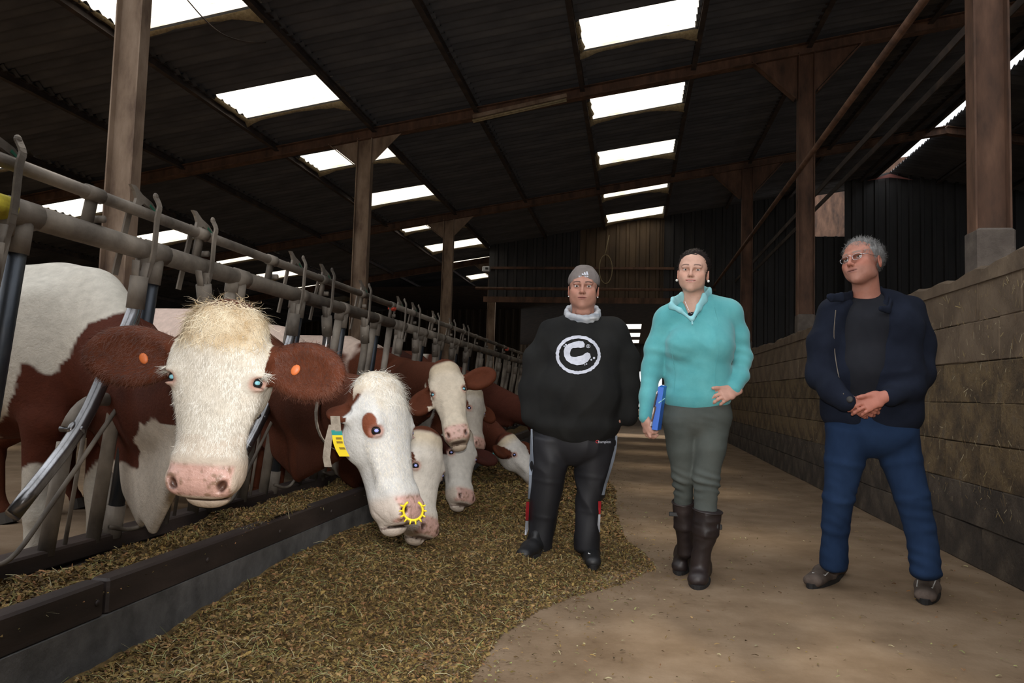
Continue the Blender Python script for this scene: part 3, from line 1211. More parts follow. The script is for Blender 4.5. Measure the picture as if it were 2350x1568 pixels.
def barrier(s0, posts, s1, label, closed, det):
    root = empty('feed_barrier', BP(s0, ZB), label, 'feed barrier', 'self-locking feed barriers along the stalls')
    MB().tube([BP(s0, ZR), BP(s1, ZR)], .0415, 16).obj('main_rail', M['galv'], root, True)
    MB().tube([BP(s0, ZL), BP(s1 - .08, ZL)], .0235, 12).obj('lock_rail', M['galv'], root, True)
    for s in posts:
        mb = MB().bar(BP(s + .28, ZR + .02), BP(s + .29, ZL + .0), .05, .014, (1, 0, 0))
        mb.tube([BP(s + .25, ZL), BP(s + .33, ZL)], .029, 12)
        mb.tube([BP(s + .33, ZR + .06, -.02), BP(s + .33, ZR + .06, .03)], .014, 8)
        mb.obj('rail_clamp', M['galv'], root, True)
    for s in posts:
        lock_unit(root, s, .69, closed(s), det(s))
    MB().tube([BP(s1 - .02, ZR + .0), BP(s1 - .05, ZB)], .026, 12).obj('end_post', M['galv'], root, True)
    mb = MB().box(BP(s1 - .03, ZR + .13), (.05, .09, .06), bev=.012)
    mb.obj('red_end_cap', M['red_cap'], root)
    return root


det = lambda s: 2 if s < 5 else (1 if s < 9.5 else 0)
CLOSED = (3.48, 4.87, 5.56, 6.86, 7.55, 8.24, 8.93)
isclosed = lambda s: any(abs(s - c) < .12 for c in CLOSED)
b1 = barrier(.9, [1.42, 2.11, 2.80, 3.48, 4.18, 4.87, 5.56], 5.9, 'nearest galvanised feed barrier section with locking yokes around the white-faced cow', isclosed, det)
MB().tube([BP(1.75, ZR), BP(2.07, ZR)], .043, 16).obj('yellow_sleeve', M['yellow_paint'], b1, True)
barrier(5.98, [6.17 + .69 * i for i in range(8)], 11.65, 'middle feed barrier section starting at the nearer red end cap', isclosed, det)
barrier(11.72, [11.9 + .69 * i for i in range(9)], 17.9, 'farthest feed barrier section behind the person in black', isclosed, det)
# ---------------------------------------------------------------- cows
COAT = vcol_mat('cow_coat', rough=.8, bmp=.55, bscale=90, bdist=.006, spec=.15, var=.14, vscale=26)
_nt = COAT.node_tree
_at = _nt.nodes.new('ShaderNodeAttribute')
_at.attribute_name = 'wet'
_mr = _nt.nodes.new('ShaderNodeMapRange')
_mr.inputs['To Min'].default_value = .8
_mr.inputs['To Max'].default_value = .28
_nt.links.new(_at.outputs['Fac'], _mr.inputs[0])
_nt.links.new(_mr.outputs[0], _nt.nodes['Principled BSDF'].inputs['Roughness'])
_m2 = _nt.nodes.new('ShaderNodeMapRange')
_m2.inputs['To Min'].default_value = .15
_m2.inputs['To Max'].default_value = .6
_nt.links.new(_at.outputs['Fac'], _m2.inputs[0])
_nt.links.new(_m2.outputs[0], _nt.nodes['Principled BSDF'].inputs['Specular IOR Level'])
M['fur_cream'] = mat('cream_hair', [(.3, (.55, .40, .22)), (.6, (.78, .68, .50))], 20, rough=.7, bmp=0)
M['fur_white'] = mat('white_hair', [(.3, (.66, .60, .50)), (.6, (.82, .79, .72))], 20, rough=.7, bmp=0)
M['fur_brown'] = mat('brown_hair', [(.3, (.045, .013, .006)), (.6, (.11, .033, .015))], 20, rough=.7, bmp=0)
M['hoof'] = mat('hoof_horn', (.05, .04, .03), rough=.6, bmp=.2)
M['orange_tag'] = mat('orange_ear_tag', (.55, .14, .035), rough=.5, bmp=0)
M['yellow_tag'] = mat('yellow_tag', (.85, .66, .02), rough=.5, bmp=0)
M['teal_tag'] = mat('teal_band', (.02, .28, .26), rough=.5, bmp=0)
M['strap'] = mat('grey_collar_strap', [(.3, (.20, .17, .13)), (.6, (.36, .31, .25))], 30, rough=.9, bmp=.5, bscale=200)
m_, nt_, b_ = nt_new('cow_eye')
b_.inputs['Base Color'].default_value = (.012, .012, .014, 1)
b_.inputs['Roughness'].default_value = .08
M['eye_dark'] = m_
m_, nt_, b_ = nt_new('cow_eyeshine')
b_.inputs['Base Color'].default_value = (.22, .50, .58, 1)  # flash eye-shine painted in as a pale teal base colour
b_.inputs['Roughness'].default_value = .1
M['eyeshine_teal'] = m_
m_, nt_, b_ = nt_new('cow_eyeshine_blue')
b_.inputs['Base Color'].default_value = (.36, .40, .85, 1)  # bluer eye-shine, the flash reflection put into the colour
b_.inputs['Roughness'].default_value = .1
M['eyeshine_blue'] = m_

WHITE = (.60, .555, .475)
CREAM = (.50, .39, .25)
BROWN = (.088, .024, .010)
DBROWN = (.045, .012, .008)
PINK = (.60, .33, .27)
TAN = (.60, .42, .30)


def head_prims(s, F, sc=1.0, ear=(1, 1), earR=None, wide=1.0, earS=None):
    """cow head in its own frame: y poll -> muzzle, z out of the forehead, x lateral"""
    A = F @ Matrix.Scale(1, 4)
    old = s.M
    s.M = A
    w = wide

    def v(x, y, z): return (x * sc * w, y * sc, z * sc)

    def r(x, y, z): return (x * sc * w, y * sc, z * sc)
    s.ell(v(0, .10, -.10), r(.122, .155, .098), k=.04)
    s.ell(v(0, .025, -.085), r(.098, .065, .085), k=.05)
    s.econe(v(0, .14, -.085), v(0, .41, -.075), r(.110, .082, 0)[:2], r(.078, .066, 0)[:2], up=(0, 0, 1), k=.04, e=2.6)
    s.ell(v(0, .465, -.078), r(.100, .078, .080), k=.03, e=2.8)          # muzzle
    s.ell(v(0, .505, -.050), r(.084, .050, .056), k=.02, e=2.6)
    s.econe(v(0, .20, -.17), v(0, .47, -.135), r(.080, .070, 0)[:2], r(.052, .040, 0)[:2], up=(0, 0, 1), k=.05)
    s.ell(v(0, .540, -.104), r(.064, .046, .046), k=.016, e=2.3)          # chin
    for q in (-1, 1):
        s.ell(v(q * .078, .19, -.145), r(.046, .105, .10), k=.05)         # cheek
        s.ell(v(q * .106, .165, -.058), r(.034, .052, .036), k=.03)       # brow
        s.cone(v(q * .095, .235, -.075), v(q * .070, .40, -.075), .020 * sc, .014 * sc, k=.03)
        s.ell(v(q * .128, .196, -.040), r(.020, .024, .020), k=.012, op='s')
        s.ell(v(q * .118, .174, -.040), r(.020, .008, .024), k=.008)      # upper lid
        s.ell(v(q * .118, .216, -.044), r(.018, .006, .020), k=.008)      # lower lid
        s.ell(v(q * .060, .500, -.022), r(.030, .034, .026), k=.02)       # nostril rim
        R = Matrix.Rotation(q * .6, 3, 'Z')
        s.ell(v(q * .066, .508, .004), r(.010, .022, .020), R=R, k=.008, op='s')
        # ear
        if ear[0 if q < 0 else 1]:
            e = (earR or {}).get(q, (0, 0, 0))
            Rz = Matrix.Rotation(q * e[0], 3, 'Z') @ Matrix.Rotation(-q * e[1], 3, 'Y') @ Matrix.Rotation(e[2], 3, 'X')
            base = Vector(v(q * .105, .118, -.115))
            es = (earS or {}).get(q, 1.0) * sc

            def ev(x, y, z): return base + Rz @ Vector((q * x * es, y * es, z * es))
            s.cone(base, ev(.06, 0, 0), .034 * es, .036 * es, k=.025)
            s.ell(ev(.135, .012, 0), (.115 * es, .080 * es, .036 * es), R=Rz, k=.03)
            s.ell(ev(.140, .016, .036), (.088 * es, .054 * es, .028 * es), R=Rz, k=.014, op='s')
    s.ell(v(0, .553, -.075), r(.088, .0045, .050), R=Matrix.Rotation(-.15, 3, 'X'), k=.006, op='s')         # mouth line
    for q in (-1, 1):
        s.cone(v(q * .085, .545, -.07), v(q * .098, .47, -.135), .004 * sc, .004 * sc, k=.006, op='s')
    s.M = old
    return s


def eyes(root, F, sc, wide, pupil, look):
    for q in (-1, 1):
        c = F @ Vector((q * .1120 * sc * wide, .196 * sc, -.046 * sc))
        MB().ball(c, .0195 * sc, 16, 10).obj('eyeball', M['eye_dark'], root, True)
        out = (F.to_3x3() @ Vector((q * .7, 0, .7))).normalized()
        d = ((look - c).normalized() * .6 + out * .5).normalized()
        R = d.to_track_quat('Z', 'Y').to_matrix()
        MB().ball(c + d * .0120 * sc, .0108 * sc, 14, 8, M=R, sc=(1, .85, .8)).obj('pupil', pupil, root, True)  # pupil carries the painted flash eye-shine


def hair(root, V, N, sel, direc, length, width, mt, name='hair_tuft', n=900, curl=.0, seed=1, lay=.5, segs=4):
    """short curved hairs growing from chosen skin points"""
    r = np.random.RandomState(seed)
    idx = np.nonzero(sel)[0]
    if len(idx) == 0:
        return
    idx = idx[r.randint(0, len(idx), n)]
    p, nn = V[idx], N[idx]
    d = direc[idx] if np.ndim(direc) == 2 else np.tile(np.array(direc), (n, 1))
    d = d - nn * (d * nn).sum(1, keepdims=True) * .7 + r.randn(n, 3) * .28
    d /= np.linalg.norm(d, axis=1, keepdims=True)
    L = length * (.6 + .8 * r.rand(n, 1))
    side = np.cross(d, nn)
    side /= np.linalg.norm(side, axis=1, keepdims=True) + 1e-9
    ph = r.rand(n, 1) * 6
    rings = []
    for i in range(segs + 1):
        t = i / segs
        lift = np.sin(t * math.pi * .75) * (1 - lay)
        c = p + d * L * t * lay + (d * .35 + nn * .6) * L * lift * .5 + side * np.sin(ph + t * 5) * curl * L * t
        w = width * (1 - .85 * t)
        rings.append((c - side * w, c + side * w))
    Vh = np.concatenate([np.concatenate([a, b]) for a, b in rings])
    m = n
    Q = []
    for i in range(segs):
        o0, o1 = 2 * i * m, 2 * (i + 1) * m
        k = np.arange(m)
        Q.append(np.stack([o0 + k, o0 + m + k, o1 + m + k, o1 + k], 1))
    o = np_mesh(name, Vh, np.concatenate(Q), mt, root, True)
    o['kind'] = 'stuff'
    return o


def make_cow(label, F, body_xy, sc=1.0, wide=1.0, step=.03, hstep=.010, ear=(1, 1), earR=None, neck_mid=None, coat=None, zw=1.30,
             pupil=None, blen=1.0, dew=1.0, bsc=1.0, chest_dx=0.0, neck_r=1.0, earS=None, group='brown and white cows at the feed barrier', mouth=None):
    """body stands behind the barrier facing the lane (+x), neck through the yokes to the head frame F"""
    bx, by = body_xy
    s = SDF()
    hx = F.translation
    R3 = F.to_3x3()
    head_c = F @ Vector((0, .09 * sc, -.15 * sc))
    # trunk
    zc = zw - .38 * bsc
    s.econe((bx - .30, by, zc), (bx - 1.0 * blen, by, zc - .03), (.30 * bsc, .37 * bsc), (.36 * bsc, .40 * bsc), k=.10)
    s.econe((bx - 1.0 * blen, by, zc - .02), (bx - 1.55 * blen, by, zc + .06), (.36 * bsc, .39 * bsc), (.26 * bsc, .30 * bsc), k=.10)
    s.ell((bx - .18, by, zc + .04), (.26, .245 * bsc, .34 * bsc), k=.10)
    s.cone((bx - .25, by, zw - .10), (bx - 1.4 * blen, by, zw - .13), .10, .12, k=.12)
    for q in (-1, 1):
        s.ell((bx - 1.45 * blen, by + q * .17, zw - .14), (.16, .09, .10), k=.08)
        # shoulder and forelegs
        s.econe((bx - .26, by + q * .19, zc + .18), (bx - .10, by + q * .20, zc - .30), (.09, .17), (.07, .10), up=(1, 0, 0), k=.08)
        s.chain([((bx - .12, by + q * .19, zc - .28), .085), ((bx - .14, by + q * .18, .44), .055), ((bx - .13, by + q * .18, .38), .052), ((bx - .14, by + q * .18, .14), .036), ((bx - .10, by + q * .18, .07), .05)], k=.03)
        # hind leg with hock
        xh = bx - 1.52 * blen
        s.econe((xh, by + q * .18, zc + .10), (xh + .12, by + q * .20, .62), (.11, .20), (.08, .11), up=(1, 0, 0), k=.08)
        s.chain([((xh + .10, by + q * .19, .64), .095), ((xh - .12, by + q * .18, .50), .058), ((xh - .10, by + q * .18, .44), .05), ((xh - .06, by + q * .18, .14), .04), ((xh - .01, by + q * .18, .07), .05)], k=.03)
    # neck
    sh = Vector((bx - .12, by, zw - .25))
    nm = Vector(neck_mid) if neck_mid is not None else (sh + head_c) / 2 + Vector((0, 0, .02))
    nr = neck_r
    s.econe(sh, nm, (.17 * nr, .27), (.12 * nr, .20), k=.08)
    s.econe(nm, head_c, (.12 * nr, .20), (.095, .135), k=.06)
    # dewlap
    if dew:
        a = Vector((bx + .0, by, zc - .18))
        b = nm + Vector((0, 0, -.30 * dew))
        c = head_c.lerp(nm, .35) + Vector((0, 0, -.16))
        s.econe(a, b, (.06, .16), (.035, .14), k=.08)
        s.econe(b, c, (.035, .14), (.03, .08), k=.07)
    head_prims(s, F, sc, ear, earR, wide, earS)
    # grid refinement around the head
    fn = []
    pts = [F @ Vector((x, y, z)) for x in (-.15, .15) for y in (-.02, .57 * sc) for z in (-.2, .02)]
    if ear[0]: pts.append(F @ Vector((-.34 * sc, .12, -.10)))
    if ear[1]: pts.append(F @ Vector((.34 * sc, .12, -.10)))
    for i in range(3):
        fn.append([(min(p[i] for p in pts) - .01, max(p[i] for p in pts) + .01, hstep)])
    V, Q = s.mesh(step, fn)
    V, Q = largest(V, Q)
    V = relax(V, Q, 1, .4)
    N = vnormals(V, Q)
    # coat colours
    Fi = np.array(F.inverted())
    Lc = V @ Fi[:3, :3].T + Fi[:3, 3]
    Lc = Lc / sc
    Lc[:, 0] /= wide
    C = coat(V, Lc, N)
    # nose pad, eye rims, nostrils
    ax_ = np.abs(Lc[:, 0])
    inhead = (Lc[:, 1] > -.08) & (Lc[:, 1] < .62) & (ax_ < .17) & (Lc[:, 2] > -.30) & (Lc[:, 2] < .05)
    nz = vnoise(V, 60)
    pad = sstep(Lc[:, 1], .440, .458) * (1 - sstep(Lc[:, 1], .538, .547)) * sstep(Lc[:, 2], -.060, -.035) * (1 - sstep(ax_, .082, .092)) * inhead
    C = mixc(C, PINK, pad * .85)
    muz = sstep(Lc[:, 1], .42, .47) * inhead
    C = mixc(C, (.60, .44, .32), np.clip(muz - pad, 0, 1) * .45)
    C = mixc(C, (.20, .12, .06), pad * sstep(vnoise(V, 95, 5), .25, .6) * .7)
    for q in (-1, 1):
        dn = np.sqrt(((Lc[:, 0] - q * .064) / .013) ** 2 + ((Lc[:, 1] - .508) / .022) ** 2)
        C = mixc(C, (.10, .045, .03), (1 - sstep(dn, .6, 1.2)) * inhead * (Lc[:, 2] > -.06))
        dn = np.sqrt((Lc[:, 0] - q * .116) ** 2 + (Lc[:, 1] - .196) ** 2 + (Lc[:, 2] + .042) ** 2)
        C = mixc(C, (.42, .20, .15), (1 - sstep(dn, .022, .036)) * inhead * .8)
    mo = (1 - sstep(np.abs(Lc[:, 1] - .553), .002, .007)) * (Lc[:, 2] > -.125) * (ax_ < .085) * inhead
    C = mixc(C, (.08, .04, .03), mo * .8)
    C = np.clip(C * (1 + nz[:, None] * .05), 0, 1)
    root = empty('cow', (bx, by, 0), label, 'cow', group)
    o = np_mesh('body', V, Q, COAT, root, True, C)
    at = o.data.attributes.new('wet', 'FLOAT', 'POINT')
    at.data.foreach_set('value', pad.astype(np.float32))
    eyes(root, F, sc, wide, pupil or M['eyeshine_teal'], CAM)
    for q in (-1, 1):
        for x, y in ((bx - .09, .18), (bx - 1.52 * blen, .18)):
            MB().tube([(x, by + q * y, .07), (x + .02, by + q * y, .0)], .06, 10, radii=[.052, .064]).obj('hoof', M['hoof'], root)
    return root, V, N, Lc


def patch(V, c, r, f=6, a=.35, off=0):
    """irregular patch weight around c"""
    q = (V - np.array(c)) / np.array(r)
    d = np.sqrt((q ** 2).sum(1)) + vnoise(V, f, off) * a + vnoise(V, f * 3, off + 9) * a * .35
    return 1 - sstep(d, .95, 1.05)


def ear_side(L, q, x0=.125):
    return ((L[:, 0] * q > x0) & (L[:, 0] * q < .40) & (L[:, 1] < .26) & (L[:, 1] > -.08) & (L[:, 2] > -.26) & (L[:, 2] < .14)).astype(float)


# -- cow 1: the large white-faced cow looking at the camera
D1 = 2.04
F1 = frame(P(500, 722, D1 + .03), P(452, 1145, D1 - .03) - P(505, 704, D1 + .03), -FWD + UP * .0 + RIGHT * .03)


def coat1(V, L, N):
    C = np.tile(np.array(WHITE), (len(V), 1))
    n = vnoise(V, 7) * .5 + vnoise(V, 18) * .3
    headw = (L[:, 1] > -.03) & (np.abs(L[:, 0]) < .15) & (L[:, 2] > -.27)
    C = mixc(C, (.57, .47, .31), headw * sstep(-L[:, 1] + n * .05, -.16, .0) * .7)
    jx = V[:, 0] + vnoise(V, 9) * .03 + vnoise(V, 28) * .012
    jz = V[:, 2] + vnoise(V, 9, 7) * .03 + vnoise(V, 28, 5) * .012
    ztop = np.interp(jx, [-3.2, -2.75, -2.57, -2.46, -2.34, -2.26, -2.18, -1.9], [.6, .68, .78, 1.0, .97, 1.08, 1.18, 1.32])
    zbot = np.interp(jx, [-3.2, -2.65, -2.54, -2.43, -2.1, -1.95, -1.86, -1.7], [.5, .42, .46, .58, .60, .60, .74, .8])
    w = sstep(ztop - jz, -.008, .010) * sstep(jz - zbot, -.008, .010) * (jx > -3.0)
    low = sstep(jz - zbot, 0, .006)
    w = w * (1 - headw * 1.0) * (1 - (jx > -1.72) * (V[:, 2] < .8))
    C = mixc(C, (.085, .022, .011), w)
    C = mixc(C, TAN, (1 - low) * (V[:, 0] > -2.3) * .25)
    for q in (-1, 1):
        C = mixc(C, BROWN, ear_side(L, q, .135) * (L[:, 2] < .12))
    return C


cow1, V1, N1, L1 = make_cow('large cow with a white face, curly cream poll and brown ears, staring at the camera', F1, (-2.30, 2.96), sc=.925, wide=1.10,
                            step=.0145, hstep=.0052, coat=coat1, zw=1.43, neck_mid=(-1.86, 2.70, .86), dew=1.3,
                            earR={-1: (.10, .25, .1), 1: (.05, .25, .1)}, earS={-1: 1.15, 1: 1.2}, pupil=M['eyeshine_teal'], group='brown and white cows at the feed barrier')
R1 = np.array(F1.to_3x3())
down = R1[:, 1]
lat = R1[:, 0]
on_poll = (np.abs(L1[:, 0]) < .11) & (L1[:, 1] < .07) & (L1[:, 1] > -.06) & (L1[:, 2] > -.12)
hair(cow1, V1, N1, on_poll, down * 1.0 + R1[:, 2] * .15, .048, .0015, M['fur_cream'], 'poll_curls', 3600, curl=.28, seed=2, lay=.92, segs=6)
eye1 = np.sqrt((np.abs(L1[:, 0]) - .116) ** 2 + (L1[:, 1] - .200) ** 2) < .036
on_fh = (np.abs(L1[:, 0]) < .13) & (L1[:, 1] < .42) & (L1[:, 1] > .02) & (L1[:, 2] > -.1) & ~eye1
hair(cow1, V1, N1, on_fh, down * .9, .014, .0007, M['fur_white'], 'face_hair', 9000, curl=.1, seed=3, lay=.93, segs=3)
for q in (-1, 1):
    e_ = (L1[:, 0] * q > .15) & (L1[:, 0] * q < .42) & (L1[:, 1] < .28) & (L1[:, 1] > -.1) & (L1[:, 2] > -.27) & (L1[:, 2] < .14)
    hair(cow1, V1, N1, e_, lat * q * .5 + down * .55, .018, .0006, M['fur_brown'], 'ear_fur', 8000, curl=.1, seed=5 + q, lay=.9, segs=3)
    c = F1 @ Vector((q * .215, .135, -.060))
    MB().ball(c, .0155, 12, 8, M=F1.to_3x3() @ Matrix.Rotation(.5 * q, 3, 'Z'), sc=(.8, 1.1, .35)).obj('ear_tag', M['orange_tag'], cow1, True)
    lash = (np.sqrt((L1[:, 0] - q * .122) ** 2 + (L1[:, 1] - .170) ** 2 + (L1[:, 2] + .040) ** 2) < .016)
    hair(cow1, V1, N1, lash, lat * q * .9 + down * .25 + R1[:, 2] * .4, .030, .0008, M['fur_white'], 'eyelashes', 160, seed=9 + q, lay=.9)

# -- cow 2: white face with a brown eye patch, head lowered over the kerb
pz = P(908, 874, 2.86)
mz = P(956, 1208, 2.72)
F2 = frame(pz, mz - pz, RIGHT * .90 - FWD * .45 + UP * .12)


def coat2(V, L, N):
    C = np.tile(np.array(BROWN), (len(V), 1))
    n = vnoise(V, 14) * .5 + vnoise(V, 30) * .3
    hw = sstep(L[:, 1] + n * .025 - np.clip(-L[:, 2] - .06, 0, 1) * 1.1, .005, .025) * (L[:, 2] > -.32)
    C = mixc(C, (.62, .61, .585), hw * (np.abs(L[:, 0]) < .17))
    polls = (L[:, 1] > -.06) & (L[:, 2] > -.13) & (np.abs(L[:, 0]) < .12)
    C = mixc(C, (.70, .62, .50), polls * sstep(-L[:, 1], -.08, 0))
    d = np.sqrt(((L[:, 1] - .172) / .052) ** 2 + ((L[:, 2] + .058) / .034) ** 2) + n * .12
    C = mixc(C, (.20, .06, .03), (1 - sstep(d, .92, 1.05)) * (np.abs(L[:, 0]) > .06) * (np.abs(L[:, 0]) < .18))
    C = mixc(C, (.76, .66, .58), patch(V, (-2.02, 4.36, .42), (.2, .16, .17), 9, .25))
    w = patch(V, (-3.05, 4.35, 1.22), (.66, .5, .50), 5, .2)
    C = mixc(C, (.66, .50, .42), w)
    C = mixc(C, BROWN, ear_side(L, 1, .155))
    return C


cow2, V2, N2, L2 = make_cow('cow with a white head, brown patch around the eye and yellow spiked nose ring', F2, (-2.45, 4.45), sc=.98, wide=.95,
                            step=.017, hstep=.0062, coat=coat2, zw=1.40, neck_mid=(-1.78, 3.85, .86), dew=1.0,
                            ear=(0, 1), earR={1: (-.75, -1.1, 0)}, earS={1: .55}, pupil=M['eyeshine_blue'])
R2 = np.array(F2.to_3x3())
on_poll = (np.abs(L2[:, 0]) < .10) & (L2[:, 1] < .10) & (L2[:, 1] > -.06) & (L2[:, 2] > -.14)
hair(cow2, V2, N2, on_poll, R2[:, 1] * 1.0, .045, .0015, M['fur_white'], 'poll_curls', 1800, curl=.3, seed=12, lay=.85, segs=5)
eye2 = np.sqrt(((L2[:, 1] - .175) / .062) ** 2 + ((L2[:, 2] + .058) / .045) ** 2) < 1
on_fh = (np.abs(L2[:, 0]) < .13) & (L2[:, 1] < .42) & (L2[:, 1] > .05) & (L2[:, 2] > -.1) & ~eye2
hair(cow2, V2, N2, on_fh, R2[:, 1], .013, .0008, M['fur_white'], 'face_hair', 4500, curl=.1, seed=13, lay=.93, segs=3)

# collar strap with yellow and teal number tag
c2 = (F2 @ Vector((0, .09, -.15))).lerp(Vector((-1.78, 3.85, .86)), .30)
ax2 = ((F2 @ Vector((0, .09, -.15))) - Vector((-1.78, 3.85, .86))).normalized()
u2 = ax2.cross(Vector((0, 0, 1))).normalized()
w2 = u2.cross(ax2)
mb = MB()
ring = []
for i in range(29):
    a = 2 * math.pi * i / 28
    ring.append(c2 + u2 * math.cos(a) * .118 + w2 * (math.sin(a) * .165 - .02))
for a, b in zip(ring[:-1], ring[1:]):
    mb.bar(a, b + (b - a) * .1, .045, .004, (a - c2).normalized())
col2 = mb.obj('collar', M['strap'], cow2)
ta, tb, tcc = P(763, 950, 2.60), P(778, 1003, 2.59), P(792, 1046, 2.60)
top = P(764, 990, 2.57)
def ribbon(px, w, d, mt, name, par):
    v, f = [], []
    for i, (x, y) in enumerate(px):
        v += [P(x - w / 2, y, d - .003), P(x + w / 2, y, d - .006), P(x - w / 2, y, d + .003), P(x + w / 2, y, d)]
    for i in range(len(px) - 1):
        a = 4 * i
        f += [(a, a + 1, a + 5, a + 4), (a + 2, a + 6, a + 7, a + 3), (a, a + 4, a + 6, a + 2), (a + 1, a + 3, a + 7, a + 5)]
    return mesh_obj(name, v, f, mt, par)


DT = 2.66
ribbon([(769, 955), (772, 990)], 22, DT, M['strap'], 'tag_strap', cow2)
ribbon([(772, 988), (774, 999)], 24, DT, M['teal_tag'], 'teal_band', cow2)
yt = ribbon([(774, 999), (777, 1018), (783, 1034), (791, 1048)], 24, DT, M['yellow_tag'], 'number_tag', cow2)
ribbon([(777, 1004), (778, 1009)], 13, DT - .004, mat('tag_print', (.25, .17, .02), bmp=0), 'print', yt)
ribbon([(779, 1013), (780, 1018)], 14, DT - .004, bpy.data.materials['tag_print'], 'print', yt)
ribbon([(784, 1027), (787, 1032)], 13, DT - .004, bpy.data.materials['tag_print'], 'print', yt)
ribbon([(763, 975), (753, 1015), (749, 1050), (753, 1072)], 17, DT + .004, M['strap'], 'loose_strap_end', cow2)
# yellow spiked weaning ring in the nose
cN = P(948, 1172, 2.50)
mb = MB()
pts = [cN + RIGHT * .033 * math.sin(t) - UP * .033 * math.cos(t) + FWD * .0 for t in np.linspace(-2.6, 2.6, 20)]
mb.tube(pts, .0042, 8)
nm_ = mb.obj('nose_ring', M['yellow_tag'], cow2, True)
mb = MB()
for t in np.linspace(-2.0, 2.0, 10):
    d = (RIGHT * math.sin(t) - UP * math.cos(t))
    a = cN + d * .033
    mb.tube([a, a + d * .014 - FWD * .006], .004, 6, radii=[.0042, .0022])
mb.obj('spikes', M['yellow_tag'], nm_, True)


def simple_coat(headcol=WHITE, body=BROWN, pw=(), earc=BROWN, facey=.0, eyep=False, pollc=CREAM):
    def f(V, L, N):
        C = np.tile(np.array(body), (len(V), 1))
        n = vnoise(V, 14) * .5
        for c, r, col in pw:
            C = mixc(C, col, patch(V, c, r, 5, .25))
        hw = sstep(L[:, 1] + n * .03, facey - .01, facey + .02) * (L[:, 2] > -.34) * (np.abs(L[:, 0]) < .17)
        C = mixc(C, headcol, hw)
        C = mixc(C, pollc, hw * sstep(-L[:, 1], -.12, -.02) * (L[:, 2] > -.15) * .6)
        for q in (-1, 1):
            C = mixc(C, earc, ear_side(L, q, .135))
        return C
    return f


PB = (.60, .46, .38)
# -- cow 3: head raised behind, looking at the camera
p0, p1 = P(1016, 832, 4.75), P(1052, 1012, 4.50)
F3 = frame(p0, p1 - p0, -FWD + RIGHT * .10 + UP * .12)
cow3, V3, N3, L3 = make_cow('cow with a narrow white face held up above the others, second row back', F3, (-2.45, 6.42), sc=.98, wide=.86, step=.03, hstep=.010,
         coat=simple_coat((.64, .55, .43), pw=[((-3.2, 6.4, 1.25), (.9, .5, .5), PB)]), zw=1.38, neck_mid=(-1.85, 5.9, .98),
         earR={1: (.75, .2, 0), -1: (-.05, .2, 0)}, pupil=M['eyeshine_teal'])
# -- cow 4: head down straight behind cow 2
p0, p1 = P(1004, 998, 4.05), P(990, 1195, 3.85)
F4 = frame(p0, p1 - p0, -FWD * .62 + RIGHT * .95 + UP * .12)
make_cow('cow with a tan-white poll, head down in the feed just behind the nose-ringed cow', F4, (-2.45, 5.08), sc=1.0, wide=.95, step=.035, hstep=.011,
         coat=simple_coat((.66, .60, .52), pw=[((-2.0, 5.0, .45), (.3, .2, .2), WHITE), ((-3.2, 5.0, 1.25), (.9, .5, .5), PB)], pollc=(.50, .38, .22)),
         zw=1.36, neck_mid=(-1.80, 4.75, .70), ear=(0, 1), earS={1: .7}, earR={1: (.3, -.9, 0)}, pupil=M['eyeshine_blue'])
# -- cow 5: head down, dark ears
p0, p1 = P(1072, 985, 5.05), P(1072, 1148, 4.80)
F5 = frame(p0, p1 - p0, -FWD * .7 + RIGHT * .75 + UP * .35)
make_cow('cow with dark brown ears and pink muzzle, head down eating, fourth along', F5, (-2.45, 7.15), sc=.94, wide=.95, step=.035, hstep=.012,
         coat=simple_coat((.64, .60, .54), pw=[((-1.6, 5.7, .6), (.4, .5, .35), (.62, .58, .52)), ((-3.2, 7.1, 1.25), (.9, .5, .5), PB)], earc=DBROWN),
         zw=1.36, neck_mid=(-1.62, 5.85, .72), earR={-1: (.1, .3, .4), 1: (-.1, .3, .4)}, pupil=M['eyeshine_blue'])
# -- cow 6: face behind the raised one
p0, p1 = P(1102, 893, 6.3), P(1104, 1030, 6.1)
F6 = frame(p0, p1 - p0, -FWD * .6 + RIGHT * .9 + UP * .1)
make_cow('cow with a dusty grey-white face partly hidden behind the raised head', F6, (-2.45, 7.85), sc=.95, wide=.95, step=.04, hstep=.014,
         coat=simple_coat((.42, .37, .31), body=DBROWN), zw=1.36, neck_mid=(-1.85, 7.1, .90), earR={-1: (.3, .2, 0), 1: (-.3, -.2, 0)}, pupil=M['eyeshine_blue'])
# -- cow 8: farthest feeding head beside the person in black
p0, p1 = P(1172, 996, 6.75), P(1245, 1088, 6.60)
F8 = frame(p0, p1 - p0, -FWD * .55 + RIGHT * .8 + UP * .5)
cow8, V8, N8, L8 = make_cow('farthest feeding cow, white face and tan poll close to the person in black', F8, (-2.45, 8.55), sc=.95, wide=.95, step=.04, hstep=.014,
         coat=simple_coat((.62, .58, .53), body=(.11, .032, .017), pollc=(.62, .46, .24)), zw=1.36, neck_mid=(-1.75, 7.75, .72),
         earR={-1: (.1, .0, 0), 1: (-.2, .3, 0)}, pupil=M['eyeshine_blue'])
ribbon([(1126, 1040), (1130, 1048)], 14, 6.4, M['teal_tag'], 'teal_band', cow8)
ribbon([(1130, 1048), (1134, 1058)], 12, 6.4, M['yellow_tag'], 'number_tag', cow8)
